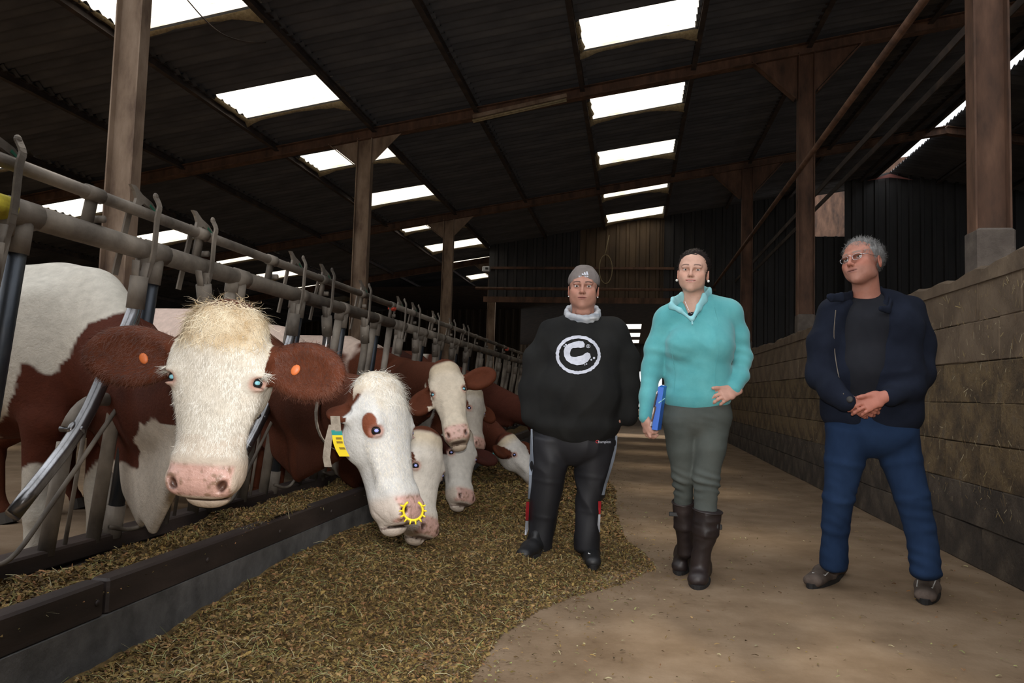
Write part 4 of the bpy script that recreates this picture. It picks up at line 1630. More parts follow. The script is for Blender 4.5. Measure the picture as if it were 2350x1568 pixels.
# -- cow 9: brown neck behind cow 8
p0, p1 = P(1245, 930, 8.2), P(1285, 1035, 8.1)
F9 = frame(p0, p1 - p0, -FWD * .4 + RIGHT * .8 + UP * .3)
make_cow('cow with an all-brown neck behind the farthest feeding head, mostly hidden', F9, (-2.45, 9.25), sc=.95, wide=.95, step=.045, hstep=.02,
         coat=simple_coat((.10, .03, .018), body=(.10, .03, .018), pw=[((-2.75, 9.2, 1.1), (.2, .4, .35), WHITE)]), zw=1.38, neck_mid=(-1.9, 8.8, .95), pupil=M['eyeshine_blue'])
# ---------------------------------------------------------------- people
SKIN = vcol_mat('skin', rough=.55, bmp=.25, bscale=160, bdist=.0012, spec=.35, var=.10, vscale=40)
m_, nt_, b_ = nt_new('eye_white')
b_.inputs['Base Color'].default_value = (.55, .52, .50, 1)
b_.inputs['Roughness'].default_value = .15
M['eye_white'] = m_
M['iris'] = mat('brown_iris', (.035, .018, .010), rough=.1, bmp=0)
M['dark_hair'] = mat('dark_hair', [(.3, (.006, .004, .004)), (.7, (.022, .013, .011))], 40, (1, 1, .3), rough=.7, bmp=.8, bscale=120, bdist=.004, spec=.2)
M['grey_hair'] = mat('grey_hair', [(.3, (.09, .088, .085)), (.7, (.27, .265, .26))], 60, (1, 1, .3), rough=.6, bmp=.8, bscale=140, bdist=.004)
M['black_cotton'] = mat('black_sweatshirt', [(.3, (.010, .010, .010)), (.7, (.019, .019, .018))], 5, rough=.95, bmp=.35, bscale=300, bdist=.001, spec=.2)
M['black_poly'] = mat('black_tracksuit', [(.3, (.008, .008, .010)), (.7, (.017, .017, .021))], 5, rough=.6, bmp=.15, bscale=200, bdist=.001, spec=.4)
M['print'] = mat('pale_print', [(.3, (.48, .50, .58)), (.6, (.62, .64, .72))], 30, rough=.8, bmp=0)
M['teal_fleece'] = mat('teal_fleece', [(.3, (.085, .34, .365)), (.7, (.125, .42, .44))], 9, rough=1, bmp=.5, bscale=260, bdist=.0015, spec=.15, sheen=.2)
M['teal_pale'] = mat('pale_teal_lining', [(.3, (.25, .55, .60)), (.7, (.35, .66, .70))], 9, rough=1, bmp=.4, bscale=260, bdist=.0015, spec=.15)
M['grey_trouser'] = mat('grey_green_cotton', [(.3, (.060, .070, .064)), (.7, (.095, .105, .095))], 6, rough=.9, bmp=.4, bscale=300, bdist=.001, spec=.2)
M['boot'] = mat('brown_rubber_boot', [(.3, (.012, .008, .008)), (.7, (.030, .020, .019))], 7, rough=.5, bmp=.2, bscale=40, spec=.5)
M['navy_fleece'] = mat('navy_fleece', [(.3, (.0065, .0085, .016)), (.7, (.013, .017, .030))], 6, rough=1, bmp=.5, bscale=240, bdist=.0015, spec=.15)
M['black_tee'] = mat('black_tee', [(.3, (.010, .011, .015)), (.7, (.018, .019, .024))], 6, rough=.95, bmp=.3, bscale=300, bdist=.001, spec=.2)
M['denim'] = mat('blue_denim', [(.3, (.008, .021, .056)), (.7, (.018, .041, .098))], 5, (1, 1, .6), rough=.9, bmp=.4, bscale=320, bdist=.001, spec=.2)
M['gaiter'] = mat('pale_striped_scarf', [(.3, (.22, .25, .30)), (.5, (.48, .50, .53)), (.7, (.66, .66, .68))], 14, (.5, .5, 3), rough=.9, bmp=.3, bscale=200, bdist=.001)
M['cap'] = mat('grey_cap', [(.3, (.13, .11, .10)), (.7, (.22, .19, .18))], 9, rough=.95, bmp=.4, bscale=300, bdist=.001)
M['shoe_black'] = mat('black_shoe', (.012, .012, .013), rough=.5, bmp=.2)
M['shoe_brown'] = mat('grey_brown_suede', [(.3, (.07, .05, .04)), (.7, (.14, .105, .085))], 20, rough=.9, bmp=.4, bscale=200, bdist=.001)
M['sole'] = mat('dark_sole', (.016, .015, .015), rough=.8, bmp=.4, bscale=100)
M['reflect'] = mat('reflective_piping', (.75, .75, .74), rough=.4, bmp=0)
M['red_panel'] = mat('red_panel', (.50, .02, .03), rough=.7, bmp=0)
M['white_panel'] = mat('white_panel', (.55, .57, .62), rough=.7, bmp=0)
M['grey_panel'] = mat('grey_panel', (.22, .25, .30), rough=.7, bmp=0)
M['steel'] = mat('bright_steel', (.75, .75, .78), rough=.2, metal=1.0, bmp=0)
M['pearl'] = mat('pearl', (.8, .8, .76), rough=.2, bmp=0)
M['folder_blue'] = mat('folder_blue', (.015, .12, .55), rough=.35, bmp=0)
M['paper'] = mat('paper', (.55, .50, .48), rough=.8, bmp=0)
M['navy_print'] = mat('navy_print', (.03, .03, .16), rough=.5, bmp=0)
m_, nt_, b_ = nt_new('spectacle_glass')
b_.inputs['Base Color'].default_value = (1, 1, 1, 1)
b_.inputs['Roughness'].default_value = .02
b_.inputs['IOR'].default_value = 1.1
b_.inputs['Transmission Weight'].default_value = 1
M['glass'] = m_


class Fig:
    def __init__(self, D, px):
        self.D = D
        self.c = P(px, 900, D)
        f = CAM - self.c
        f.z = 0
        self.f = f.normalized()
        self.r = Vector((0, 0, 1)).cross(self.f).normalized()
        self.k = D / FPX

    def L(self, x, y, dd=0.0):
        return P(x, y, self.D - dd)


def human_head(s, F, sc=1.0, fem=0.0, ears=True, age=0.0, wf=1.0, smile=0.0, full=0.0):
    old = s.M
    s.M = F

    def v(x, y, z): return (x * sc * wf, y * sc, z * sc)

    def r(x, y, z): return (x * sc * wf, y * sc, z * sc)
    s.ell(v(0, -.016, .036), r(.073, .092, .078), k=.02)
    s.ell(v(0, .034, .046), r(.060, .048, .050), k=.03)
    s.econe(v(0, .018, .012), v(0, .034, -.076), r(.064, .060, 0)[:2], r(.037 - .003 * fem + .012 * full, .038 + .004 * full, 0)[:2], up=(0, 1, 0), k=.03, cap=.75)
    s.ell(v(0, .068, -.094), r(.021, .018, .017), k=.02)
    s.ell(v(0, .048, -.075), r(.034, .028, .028), k=.03)
    for q in (-1, 1):
        s.ell(v(q * (.045 - .004 * fem + .006 * full), .010, -.058), r(.016 + .004 * full, .030, .026), k=.03)
        s.ell(v(q * .044, .060, -.016), r(.021, .020, .020), k=.025)
        s.ell(v(q * .038, .046, -.046), r(.024, .028, .032), k=.03)
        s.ell(v(q * (.026 + .004 * smile), .076, -.036), r(.014, .014, .018), k=.022)      # nasolabial pad
        s.ell(v(q * .032, .0985, .005), r(.0190, .0150, .0120), k=.010, op='s')
        s.ell(v(q * .0315, .0750, .0178), r(.0175, .0158, .0044), R=Matrix.Rotation(-.25, 3, 'X'), k=.004)
        s.ell(v(q * .0315, .0745, -.0050), r(.0165, .0145, .0042), R=Matrix.Rotation(.25, 3, 'X'), k=.005)
        s.ell(v(q * .0110, .098, -.0300), r(.0068, .0095, .0062), k=.005)
        s.ell(v(q * .0065, .1025, -.0372), r(.0030, .005, .0024), k=.002, op='s')
        if ears:
            Re = Matrix.Rotation(-q * .30, 3, 'Z') @ Matrix.Rotation(-.15, 3, 'X')
            s.ell(v(q * .0765, -.012, -.010), r(.0075, .0175, .030), R=Re, k=.005)
            s.ell(v(q * .0845, -.005, -.006), r(.005, .010, .017), R=Re, k=.004, op='s')
    for q in (-1, 1):
        s.cone(v(q * .012, .088, .026), v(q * .042, .078, .030), .0085 * sc, .0075 * sc, k=.018)
    s.cone(v(0, .086, .020), v(0, .1085, -.024), .0060 * sc, .0088 * sc, k=.012)
    s.ell(v(0, .1120, -.0270), r(.0092, .0085, .0080), k=.006)
    s.ell(v(0, .070, -.054), r(.030, .024, .028), k=.02)
    w = .0235 + .004 * smile
    s.ell(v(0, .0905, -.0535), r(w, .0075, .0042), k=.004)
    s.ell(v(0, .0890, -.0625 - .001 * smile), r(w * .85, .0080, .0048), k=.004)
    s.ell(v(0, .0980, -.0580), r(w, .0090, .0010 + .0012 * smile), k=.002, op='s')
    s.M = old


def face_paint(C, V, F, sc, skin, lip, brow, wf=1.0, browh=.032, beard=None, blush=.35, smile=0.0):
    Fi = np.array(F.inverted())
    L = (V @ Fi[:3, :3].T + Fi[:3, 3]) / sc
    L[:, 0] /= wf
    near = (np.abs(L) < .16).all(1)
    ax_ = np.abs(L[:, 0])
    fr = (L[:, 1] > .05) & near
    # cheeks, nose, ears a little redder
    d = np.sqrt(((ax_ - .045) / .025) ** 2 + ((L[:, 2] + .02) / .022) ** 2)
    C = mixc(C, (skin[0] * 1.02, skin[1] * .80, skin[2] * .74), (1 - sstep(d, .4, 1.3)) * fr * blush)
    d = np.sqrt((L[:, 0] / .016) ** 2 + ((L[:, 2] + .028) / .014) ** 2)
    C = mixc(C, (skin[0] * 1.02, skin[1] * .78, skin[2] * .72), (1 - sstep(d, .4, 1.3)) * fr * blush)
    C = mixc(C, (skin[0] * 1.0, skin[1] * .72, skin[2] * .66), ((ax_ > .074) & near & (L[:, 1] < .02)) * .5)
    # lips
    zc_ = -.0580 + np.minimum(ax_, .03) ** 2 * 6 * smile
    d = np.sqrt((L[:, 0] / (.0240 + .004 * smile)) ** 2 + ((L[:, 2] - zc_) / (.0088)) ** 2)
    C = mixc(C, lip, (1 - sstep(d, .75, 1.1)) * (L[:, 1] > .08) * near * .9)
    C = mixc(C, (.05, .015, .012), (1 - sstep(np.abs(L[:, 2] - zc_), .0006, .0022)) * (ax_ < .022 + .004 * smile) * (L[:, 1] > .08) * near * .75)
    # brows
    arch = browh - ((ax_ - .030) / .02) ** 2 * .004
    w = (1 - sstep(np.abs(L[:, 2] - arch), .0024, .0046)) * sstep(ax_, .010, .015) * (1 - sstep(ax_, .045, .052)) * (L[:, 1] > .04) * near
    C = mixc(C, brow, w * .85)
    # lash line and lids
    d = np.sqrt(((ax_ - .031) / .019) ** 2 + ((L[:, 2] - .0075) / .0105) ** 2)
    C = mixc(C, (skin[0] * .55, skin[1] * .45, skin[2] * .42), (1 - sstep(np.abs(d - .95), .1, .5)) * fr * .45)
    ns = np.sqrt(((ax_ - .0065) / .0035) ** 2 + ((L[:, 2] + .0375) / .0025) ** 2)
    C = mixc(C, (.08, .03, .02), (1 - sstep(ns, .6, 1.2)) * (L[:, 1] > .085) * near * .8)
    if beard:
        w = sstep(-L[:, 2], .035, .06) * (L[:, 1] > -.02) * near * (L[:, 2] > -.13)
        C = mixc(C, beard, w * .12)
    return C, L


def human_eyes(root, F, sc, wf, look, gaze=(0, 0)):
    for q in (-1, 1):
        c = F @ Vector((q * .0315 * sc * wf, .0725 * sc, .0065 * sc))
        MB().ball(c, .0134 * sc, 16, 10).obj('eyeball', M['eye_white'], root, True)
        d = (look - c).normalized()
        R = d.to_track_quat('Z', 'Y').to_matrix()
        MB().ball(c + d * .0098 * sc, .0066 * sc, 12, 8, M=R, sc=(1, 1, .60)).obj('iris', M['iris'], root, True)


def hand(s, wrist, d, n, thumb, ln=.185, curl=(.3, .4, .3), spread=.06, tc=(.5, .2), k=.006, curls=None, tdir=None):
    """wrist point, d towards the fingertips, n out of the back of the hand, thumb = which side of d x n"""
    d, n = Vector(d).normalized(), Vector(n)
    n = (n - d * n.dot(d)).normalized()
    x = d.cross(n) * thumb               # towards the thumb side
    pl = ln * .52
    s.econe(wrist - d * .03, wrist + d * .03, (.026, .019), (.034, .0155), up=n, k=.012)
    s.econe(wrist + d * .03, wrist + d * (pl - .012), (.036, .0150), (.038, .0125), up=n, k=.014, e=2.6)
    lens = (.40, .445, .42, .33)
    tips = []
    for i in range(4):
        off = (1.5 - i) * .0205
        base = wrist + d * (pl - .012 - (.006 if i in (0, 3) else 0) - (.006 if i == 3 else 0)) + x * off
        ang = 0
        p = base
        sp = (1.5 - i) * spread
        dd = (d + x * sp).normalized()
        cu = curls[i] if curls else curl
        rr = (.0094, .0097, .0092, .0082)[i]
        L_ = lens[i] * ln
        for j, fr in enumerate((.45, .31, .24)):
            ang += cu[j]
            q = p + (dd * math.cos(ang) - n * math.sin(ang)) * L_ * fr
            s.cone(p, q, rr * (1 - .08 * j), rr * (1 - .08 * (j + 1)), k=.0035)
            if j < 2:
                s.ell(q, (rr * 1.0,) * 3, k=.003)
            p = q
        tips.append(p)
    # thumb leaves the side of the palm near its base
    b = wrist + d * .018 + x * .024 - n * .004
    td = (Vector(tdir).normalized() if tdir is not None else (d * .75 + x * .75 - n * tc[0]).normalized())
    m = b + td * .042
    s.cone(b, m, .0165, .0125, k=.012)
    td2 = (td + d * .35 - n * tc[1]).normalized() if tdir is None else (td + d * .15).normalized()
    m2 = m + td2 * .034
    s.cone(m, m2, .0118, .0108, k=.004)
    s.cone(m2, m2 + td2 * .022, .0108, .0088, k=.004)
    return tips


def cloth(name, s, mt, root, step=.009, folds=0.0, fscale=(9, 9, 9), it=2, fines=None, extra=None, seed=0):
    V, Q = s.mesh(step, fines)
    V, Q = largest(V, Q)
    V = relax(V, Q, it, .5)
    if folds or extra:
        N = vnormals(V, Q)
        h = 0
        if folds:
            W_ = V * np.array(fscale) + np.stack([vnoise(V, 4, seed), vnoise(V, 4, seed + 3), vnoise(V, 4, seed + 7)], 1) * .9
            a = vnoise(W_, 1.0, seed)
            h = (1 - np.abs(a) * 2.2) * folds
        if extra:
            h = h + extra(V, N)
        V = V + N * (h if np.ndim(h) == 2 else np.asarray(h)[:, None])
    o = np_mesh(name, V, Q, mt, root, True)
    return o, V, Q


def decal(name, polys, V, Q, mt, root, D, lift=.0022):
    """flat print: polygons given as photo-pixel outlines, laid onto the cloth surface"""
    b = bvh_of(V, Q)
    v, f = [], []
    cache = {}
    for poly in polys:
        ids = []
        for (x, y) in poly:
            key = (round(x, 3), round(y, 3))
            if key not in cache:
                r = (P(x, y, 1) - CAM).normalized()
                h = b.ray_cast(CAM, r)
                if h[0] is None:
                    p = P(x, y, D)
                else:
                    nn = h[1] if h[1].dot(r) < 0 else -h[1]
                    p = h[0] + nn * lift
                cache[key] = len(v)
                v.append(p)
            ids.append(cache[key])
        f.append(tuple(ids))
    return mesh_obj(name, v, f, mt, root)


def hair_ribbons(root, V, Q, mask, L, n, length, width, mt, name, seed, dirf, segs=3, lift=.0):
    N = vnormals(V, Q)
    idx = np.nonzero(mask)[0]
    r = np.random.RandomState(seed)
    idx = idx[r.randint(0, len(idx), n)]
    p, nn = V[idx], N[idx]
    d = dirf(L[idx]) + r.randn(n, 3) * .22
    d = d - nn * (d * nn).sum(1, keepdims=True) + nn * lift
    d /= np.linalg.norm(d, axis=1, keepdims=True)
    side = np.cross(d, nn)
    side /= np.linalg.norm(side, axis=1, keepdims=True) + 1e-9
    Ln = length * (.5 + r.rand(n, 1))
    rings = []
    for i in range(segs + 1):
        t = i / segs
        c = p + d * Ln * t + nn * (.002 + .003 * math.sin(t * 3) - Ln * t * t * .28 * (lift < .1))
        w = width * (1 - .8 * t)
        rings += [c - side * w, c + side * w]
    Vh = np.concatenate(rings)
    Qs = []
    k = np.arange(n)
    for i in range(segs):
        o0, o1 = 2 * i * n, 2 * (i + 1) * n
        Qs.append(np.stack([o0 + k, o0 + n + k, o1 + n + k, o1 + k], 1))
    o = np_mesh(name, Vh, np.concatenate(Qs), mt, root, True)
    o['kind'] = 'stuff'
    return o


def bbox_fine(pts, pad, st):
    return [[(min(p[i] for p in pts) - pad, max(p[i] for p in pts) + pad, st)] for i in range(3)]


def merge_fines(*fs):
    return [sum((f[i] for f in fs), []) for i in range(3)]


def shoe(root, heel, toe, w, h, mt, sole=True, name='shoe', up=(0, 0, 1), ankle=None, sole_mat=None):
    """low shoe between heel and toe points on the floor"""
    heel, toe = Vector(heel), Vector(toe)
    d = (toe - heel).normalized()
    L_ = (toe - heel).length
    s = SDF()
    z = Vector((0, 0, 1))
    s.econe(heel + d * .045 + z * .045, heel + d * (L_ * .55) + z * .045, (w * .78, .040), (w * .95, .042), up=z, k=.03)
    s.econe(heel + d * (L_ * .55) + z * .042, toe - d * .045 + z * .034, (w * .98, .042), (w * .86, .032), up=z, k=.03)
    s.econe(heel + d * .055 + z * .05, heel + d * .065 + z * (h + .01), (w * .70, .062), (w * .62, .055), up=d, k=.03)
    s.box(heel + d * .1 - z * .05, (.4, .4, .052), rad=.002, k=.003, op='s')
    V, Q = s.mesh(.006)
    V, Q = largest(V, Q)
    V = relax(V, Q, 1)
    o = np_mesh(name, V, Q, mt, root, True)
    sd = z.cross(d)
    n = 22
    outl = []
    for i in range(n):
        a = 2 * math.pi * i / n
        x = math.cos(a)
        y = math.sin(a)
        wv = w * (1.02 if x > -.2 else .86)
        outl.append((L_ / 2 + x * (L_ / 2 + .006), y * wv * (1 - .15 * max(0, x) ** 4)))
    Mx = Matrix((d, sd, z)).transposed().to_4x4()
    Mx.translation = heel + z * .013
    MB().plate(outl, .024, Mx).obj('sole', sole_mat or M['sole'], o)
    return o, V, Q


# ================================================================ person in the black sweatshirt
A = Fig(4.15, 1335)
L = A.L
rootA = empty('person', (A.c.x, A.c.y, 0), 'person in a grey cap, black sweatshirt with round white emblem and black track trousers', 'person')
hsA = 1.03
hc = L(1339, 664.5, -.01)
FA = frame(hc, Vector((0, 0, 0)) + A.f - A.r * .05, Vector((0, 0, 1)) + A.r * .02)
SKA = (.44, .225, .165)
s = SDF()
human_head(s, FA, hsA, fem=.3, wf=1.02, smile=.3, full=1.0)
f = A.f
s.econe(hc + Vector((0, 0, -.06)) - f * .02, L(1338, 750, -.05), (.060, .058), (.068, .060), up=f, k=.03)
s.ell(L(1339, 718, .03), (.040, .032, .020), k=.03)
s.econe(L(1338, 762, -.05), L(1330, 830, -.03), (.09, .06), (.15, .09), up=f, k=.05)
s.econe(L(1330, 830, -.03), L(1318, 985, -.02), (.15, .09), (.17, .10), up=f, k=.05)
for sx, arm in ((-1, [(1252, 770), (1228, 870), (1222, 950)]), (1, [(1420, 768), (1440, 870), (1433, 945)])):
    s.chain([(L(1335, 790, -.04), .05), (L(arm[0][0], 785, -.045), .04), (L(*arm[1], -.03), .038), (L(*arm[2], .02), .028)], k=.03)
s.chain([(L(1270, 1000, -.02), .075), (L(1250, 1150, -.01), .045), (L(1236, 1255, -.02), .03)], k=.03)
s.chain([(L(1362, 1000, -.02), .075), (L(1352, 1150, 0), .04), (L(1348, 1255, .02), .03)], k=.03)
hand(s, L(1240, 950, .0), (.25, 0, -1), -A.r * 1.0 + f * .3, 1, curl=(.25, .3, .2), ln=.16)
hand(s, L(1424, 958, .03), (-.30, 0, -1), A.r * 1.0 + f * .35, -1, curl=(.25, .3, .2), ln=.165)
fn = merge_fines(bbox_fine([hc + Vector((x, y, z)) for x in (-.1, .1) for y in (-.13, .12) for z in (-.13, .13)], 0, .0031),
                 bbox_fine([L(1424, 962, .04), L(1420, 1010, .04)], .03, .006))
V, Q = s.mesh(.016, fn)
V, Q = largest(V, Q)
V = relax(V, Q, 1, .3)
C = np.tile(np.array(SKA), (len(V), 1)) * (1 + vnoise(V, 30)[:, None] * .04)
C, LA = face_paint(C, V, FA, hsA, SKA, (.33, .13, .11), (.02, .011, .009), 1.02, .029, smile=.3)
np_mesh('body', V, Q, SKIN, rootA, True, C)
human_eyes(rootA, FA, hsA, 1.02, CAM)
# hair under the cap
s = SDF()
s.M = FA
s.ell((0, -.020, .022), (.0835, .090, .085), k=.01)
s.box((0, .20, -.035), (.2, .152, .11), R=Matrix.Rotation(.25, 3, 'X'), rad=.01, k=.01, op='s')
s.box((0, 0, -.12), (.2, .2, .085), rad=.01, k=.01, op='s')
cloth('hair', s, M['dark_hair'], rootA, .006, .002, (60, 60, 20))
# cap, worn back to front
s = SDF()
s.M = FA
s.ell((0, -.014, .046), (.0900, .1070, .0840), k=.01)
s.ell((0, -.014, .120), (.045, .050, .014), k=.03)
s.ell((0, -.014, .028), (.0830, .1000, .0790), k=.006, op='s')
s.box((0, 0, -.070), (.2, .3, .082), rad=.01, k=.004, op='s')
s.ell((0, .125, .008), (.070, .060, .062), k=.012, op='s')
s.econe((0, -.10, .035), (0, -.16, .022), (.06, .006), (.05, .005), up=(0, 0, 1), k=.01)
capo, Vc, Qc = cloth('cap', s, M['cap'], rootA, .0045, .0008, (40, 40, 40))
bars = []
for i in range(3):
    x0 = 1336 + i * 5.0
    h0 = 3.5 + i * 2.6 if i < 2 else 8
    bars.append([(x0, 631), (x0 + 4.2, 631.3), (x0 + 3.2 - 1.6, 631 - h0), (x0 - 1.2, 631 - h0 + 1.5)])
for i in range(6):
    x0 = 1328 + i * 3.8
    bars.append([(x0, 633 - .02 * i), (x0 + 2.8, 633), (x0 + 2.8, 636), (x0, 636)])
decal('cap_emblem', bars, Vc, Qc, M['print'], capo, 4.1, .002)
# earrings
for x in (-1, 1):
    MB().ball(FA @ Vector((x * .0815, .0, -.042)), .004, 8, 6).obj('earring', M['pearl'], rootA, True)
# gaiter
s = SDF()
for i in range(14):
    a0, a1 = 2 * math.pi * i / 14, 2 * math.pi * (i + 1) / 14
    cc = L(1337, 719, -.03)

    def gp(a): return cc + A.r * .086 * math.cos(a) + f * .080 * math.sin(a) + Vector((0, 0, -.046 * math.sin(a)))
    s.econe(gp(a0), gp(a1), (.025, .014), (.025, .014), up=(gp(a0) - cc), k=.015)
cloth('neck_gaiter', s, M['gaiter'], rootA, .006, .004, (18, 18, 45))
# sweatshirt
s = SDF()
s.econe(L(1338, 762, -.05), L(1336, 800, -.035), (.155, .095), (.215, .135), up=f, k=.06)
s.econe(L(1336, 800, -.03), L(1325, 900, .01), (.215, .135), (.235, .165), up=f, k=.07)
s.econe(L(1325, 900, .01), L(1318, 968, .0), (.235, .165), (.240, .160), up=f, k=.06)
s.ell(L(1318, 975, 0), (.245, .165, .06), k=.04)
for arm in ([(1270, 768), (1238, 825), (1222, 895), (1219, 955)], [(1405, 765), (1428, 825), (1438, 895), (1440, 955)]):
    s.chain([(L(*arm[0], -.05), (.085, .085)), (L(*arm[1], -.045), (.086, .082)), (L(*arm[2], -.02), (.073, .075)), (L(*arm[3], .01), (.056, .060))], up=f, k=.035)
s.chain([(L(1300, 752, -.05), (.05, .07)), (L(1265, 775, -.05), (.055, .07))], up=f, k=.06)
s.chain([(L(1376, 750, -.05), (.05, .07)), (L(1408, 772, -.05), (.055, .07))], up=f, k=.06)
s.ell(L(1338, 752, -.035), (.10, .09, .045), k=.04)
s.ell(L(1338, 722, -.03), (.078, .072, .050), k=.01, op='s')
swA, VsA, QsA = cloth('sweatshirt', s, M['black_cotton'], rootA, .0095, .009, (6, 6, 3.2), seed=2)
# emblem: rough ring and C
def ringpoly(cx, cy, ro, ri, a0, a1, n, jit, seed):
    r = random.Random(seed)
    o, i_ = [], []
    for k in range(n + 1):
        a = a0 + (a1 - a0) * k / n
        jo, ji = 1 + r.uniform(-jit, jit), 1 + r.uniform(-jit, jit)
        if abs(a1 - a0 - 2 * math.pi) < 1e-6 and k == n:
            o.append(o[0]); i_.append(i_[0]); break
        o.append((cx + ro[0] * math.cos(a) * jo, cy + ro[1] * math.sin(a) * jo))
        i_.append((cx + ri[0] * math.cos(a) * ji, cy + ri[1] * math.sin(a) * ji))
    return [[o[k], o[k + 1], i_[k + 1], i_[k]] for k in range(n)]


em = ringpoly(1327, 815, (51, 44.5), (44, 37.5), 0, 2 * math.pi, 72, .018, 1)
decal('emblem_ring', em, VsA, QsA, M['print'], swA, 4.0, .003)
# letter C: rows of quads between outer and inner outlines
outer = [(1341, 797), (1342, 790), (1338, 784), (1328, 783), (1316, 786), (1305, 790), (1297, 796), (1294, 806), (1295, 818), (1300, 828), (1310, 835), (1324, 839), (1338, 837), (1349, 830), (1356, 820), (1354, 812)]
inner = [(1333, 799), (1327, 798), (1321, 799), (1315, 799), (1311, 802), (1309, 807), (1308, 812), (1309, 817), (1312, 819), (1317, 820), (1322, 820), (1327, 818), (1332, 817), (1337, 816), (1342, 812), (1348, 809)]
cq = []
for k in range(15):
    for a, b in ((0, .5), (.5, 1)):
        def mixp(i, t): return (outer[i][0] * (1 - t) + inner[i][0] * t, outer[i][1] * (1 - t) + inner[i][1] * t)
        cq.append([mixp(k, a), mixp(k + 1, a), mixp(k + 1, b), mixp(k, b)])
for (x, y, r_) in ((1299, 792, 2.2), (1295, 795, 1.6), (1363, 822, 2.6), (1357, 826, 2.2), (1346, 836, 1.6), (1342, 838, 1.2)):
    cq.append([(x + r_ * math.cos(t), y + r_ * math.sin(t)) for t in np.linspace(0, 5.5, 8)])
decal('emblem_letter', cq, VsA, QsA, M['print'], swA, 4.0, .003)
rg = ringpoly(1350, 795, (4.6, 4.2), (3.6, 3.2), 0, 2 * math.pi, 16, 0, 1)
rg += [[(1348.6, 797), (1349.3, 797), (1349.3, 793), (1348.6, 793)], [(1349.3, 793.6), (1351.4, 793.6), (1351.4, 793), (1349.3, 793)], [(1351.0, 793.3), (1351.6, 793.3), (1351.6, 795.2), (1351, 795.2)],
       [(1349.3, 795.4), (1351.4, 795.4), (1351.4, 794.8), (1349.3, 794.8)], [(1350, 795.3), (1350.8, 795.3), (1352, 797.2), (1351.2, 797.2)]]
decal('registered_mark', rg, VsA, QsA, M['print'], swA, 4.0, .003)
# trousers
s = SDF()
s.econe(L(1318, 965, -.01), L(1318, 1010, -.01), (.225, .145), (.225, .145), up=f, k=.05)
s.chain([(L(1268, 1010, -.01), (.120, .120)), (L(1256, 1100, .0), (.096, .092)), (L(1247, 1180, 0), (.084, .080)), (L(1236, 1256, -.01), (.076, .078))], up=f, k=.012, cap=.30)
s.chain([(L(1364, 1010, -.01), (.120, .120)), (L(1358, 1090, .0), (.093, .092)), (L(1349, 1170, .01), (.068, .074)), (L(1346, 1258, .02), (.064, .072))], up=f, k=.012, cap=.30)
trA, VtA, QtA = cloth('track_trousers', s, M['black_poly'], rootA, .008, .010, (11, 11, 4), seed=5)


def side_strip(name, px, mt, V, Q, root, D, lift=.003):
    polys = []
    for (a, b), (c, d) in zip(px[:-1], px[1:]):
        polys.append([a, b, d, c])
    return decal(name, polys, V, Q, mt, root, D, lift)


def strip(rows, n=2):
    """rows of (xleft, xright, y) -> pairs"""
    return [((a, y), (b, y)) for a, b, y in rows]


side_strip('grey_stripe', strip([(1218, 1222, 985), (1218, 1224, 1035), (1216, 1226, 1060), (1214, 1222, 1090), (1213, 1220, 1120), (1211, 1217, 1145)]), M['grey_panel'], VtA, QtA, trA, 4.1)
side_strip('red_flash', strip([(1208, 1216, 1152), (1206, 1215, 1175), (1206, 1214, 1195)]), M['red_panel'], VtA, QtA, trA, 4.1)
side_strip('white_flash', strip([(1206, 1214, 1196), (1205, 1214, 1215), (1204, 1208, 1228)]), M['white_panel'], VtA, QtA, trA, 4.1)
side_strip('grey_stripe', strip([(1411, 1417, 1000), (1409, 1415, 1030), (1402, 1410, 1055), (1394, 1401, 1085), (1386, 1392, 1110), (1380, 1386, 1136)]), M['grey_panel'], VtA, QtA, trA, 4.1)
side_strip('red_flash', strip([(1372, 1379, 1150), (1372, 1379, 1165), (1373, 1378, 1180)]), M['red_panel'], VtA, QtA, trA, 4.1)
side_strip('white_flash', strip([(1372, 1378, 1181), (1370, 1377, 1205), (1374, 1376, 1222)]), M['white_panel'], VtA, QtA, trA, 4.1)


def text_decal(name, txt, x, y, h, V, Q, mt, root, D, bold=0.0, lift=.003, shear=0.0):
    cu = bpy.data.curves.new('t', 'FONT')
    cu.body = txt
    cu.size = 1
    cu.offset = bold
    cu.shear = shear
    cu.resolution_u = 2
    o = bpy.data.objects.new('t', cu)
    COL.objects.link(o)
    dg = bpy.context.evaluated_depsgraph_get()
    me = o.evaluated_get(dg).to_mesh()
    polys = [[(x + me.vertices[i].co.x * h, y - me.vertices[i].co.y * h) for i in p.vertices] for p in me.polygons]
    o.evaluated_get(dg).to_mesh_clear()
    bpy.data.objects.remove(o)
    bpy.data.curves.remove(cu)
    return decal(name, polys, V, Q, mt, root, D, lift)


text_decal('brand_lettering', 'C', 1366, 1017, 10, VtA, QtA, M['red_panel'], trA, 4.1, .02, .004)
text_decal('brand_lettering', 'hampion', 1372, 1017, 8.4, VtA, QtA, M['print'], trA, 4.1, .01, .004)
# shoes
q1, q2 = on_z(1245, 1268, .055), on_z(1196, 1286, .055)
sh, _, _ = shoe(rootA, q1 - A.r * .01 + f * -.03, q2 + f * .05, .050, .10, M['shoe_black'])
MB().tube([L(1214, 1269, .13), L(1224, 1270, .15), L(1234, 1275, .15)], .003, 6).obj('lace', M['reflect'], sh)
q1, q2 = on_z(1347, 1262, .02), on_z(1362, 1306, .02)
sh, _, _ = shoe(rootA, q1 - f * .01, q2 + f * .04, .050, .11, M['shoe_black'])
MB().tube([L(1350, 1270, .16), L(1358, 1274, .18), L(1362, 1278, .18)], .003, 6).obj('lace', M['reflect'], sh)

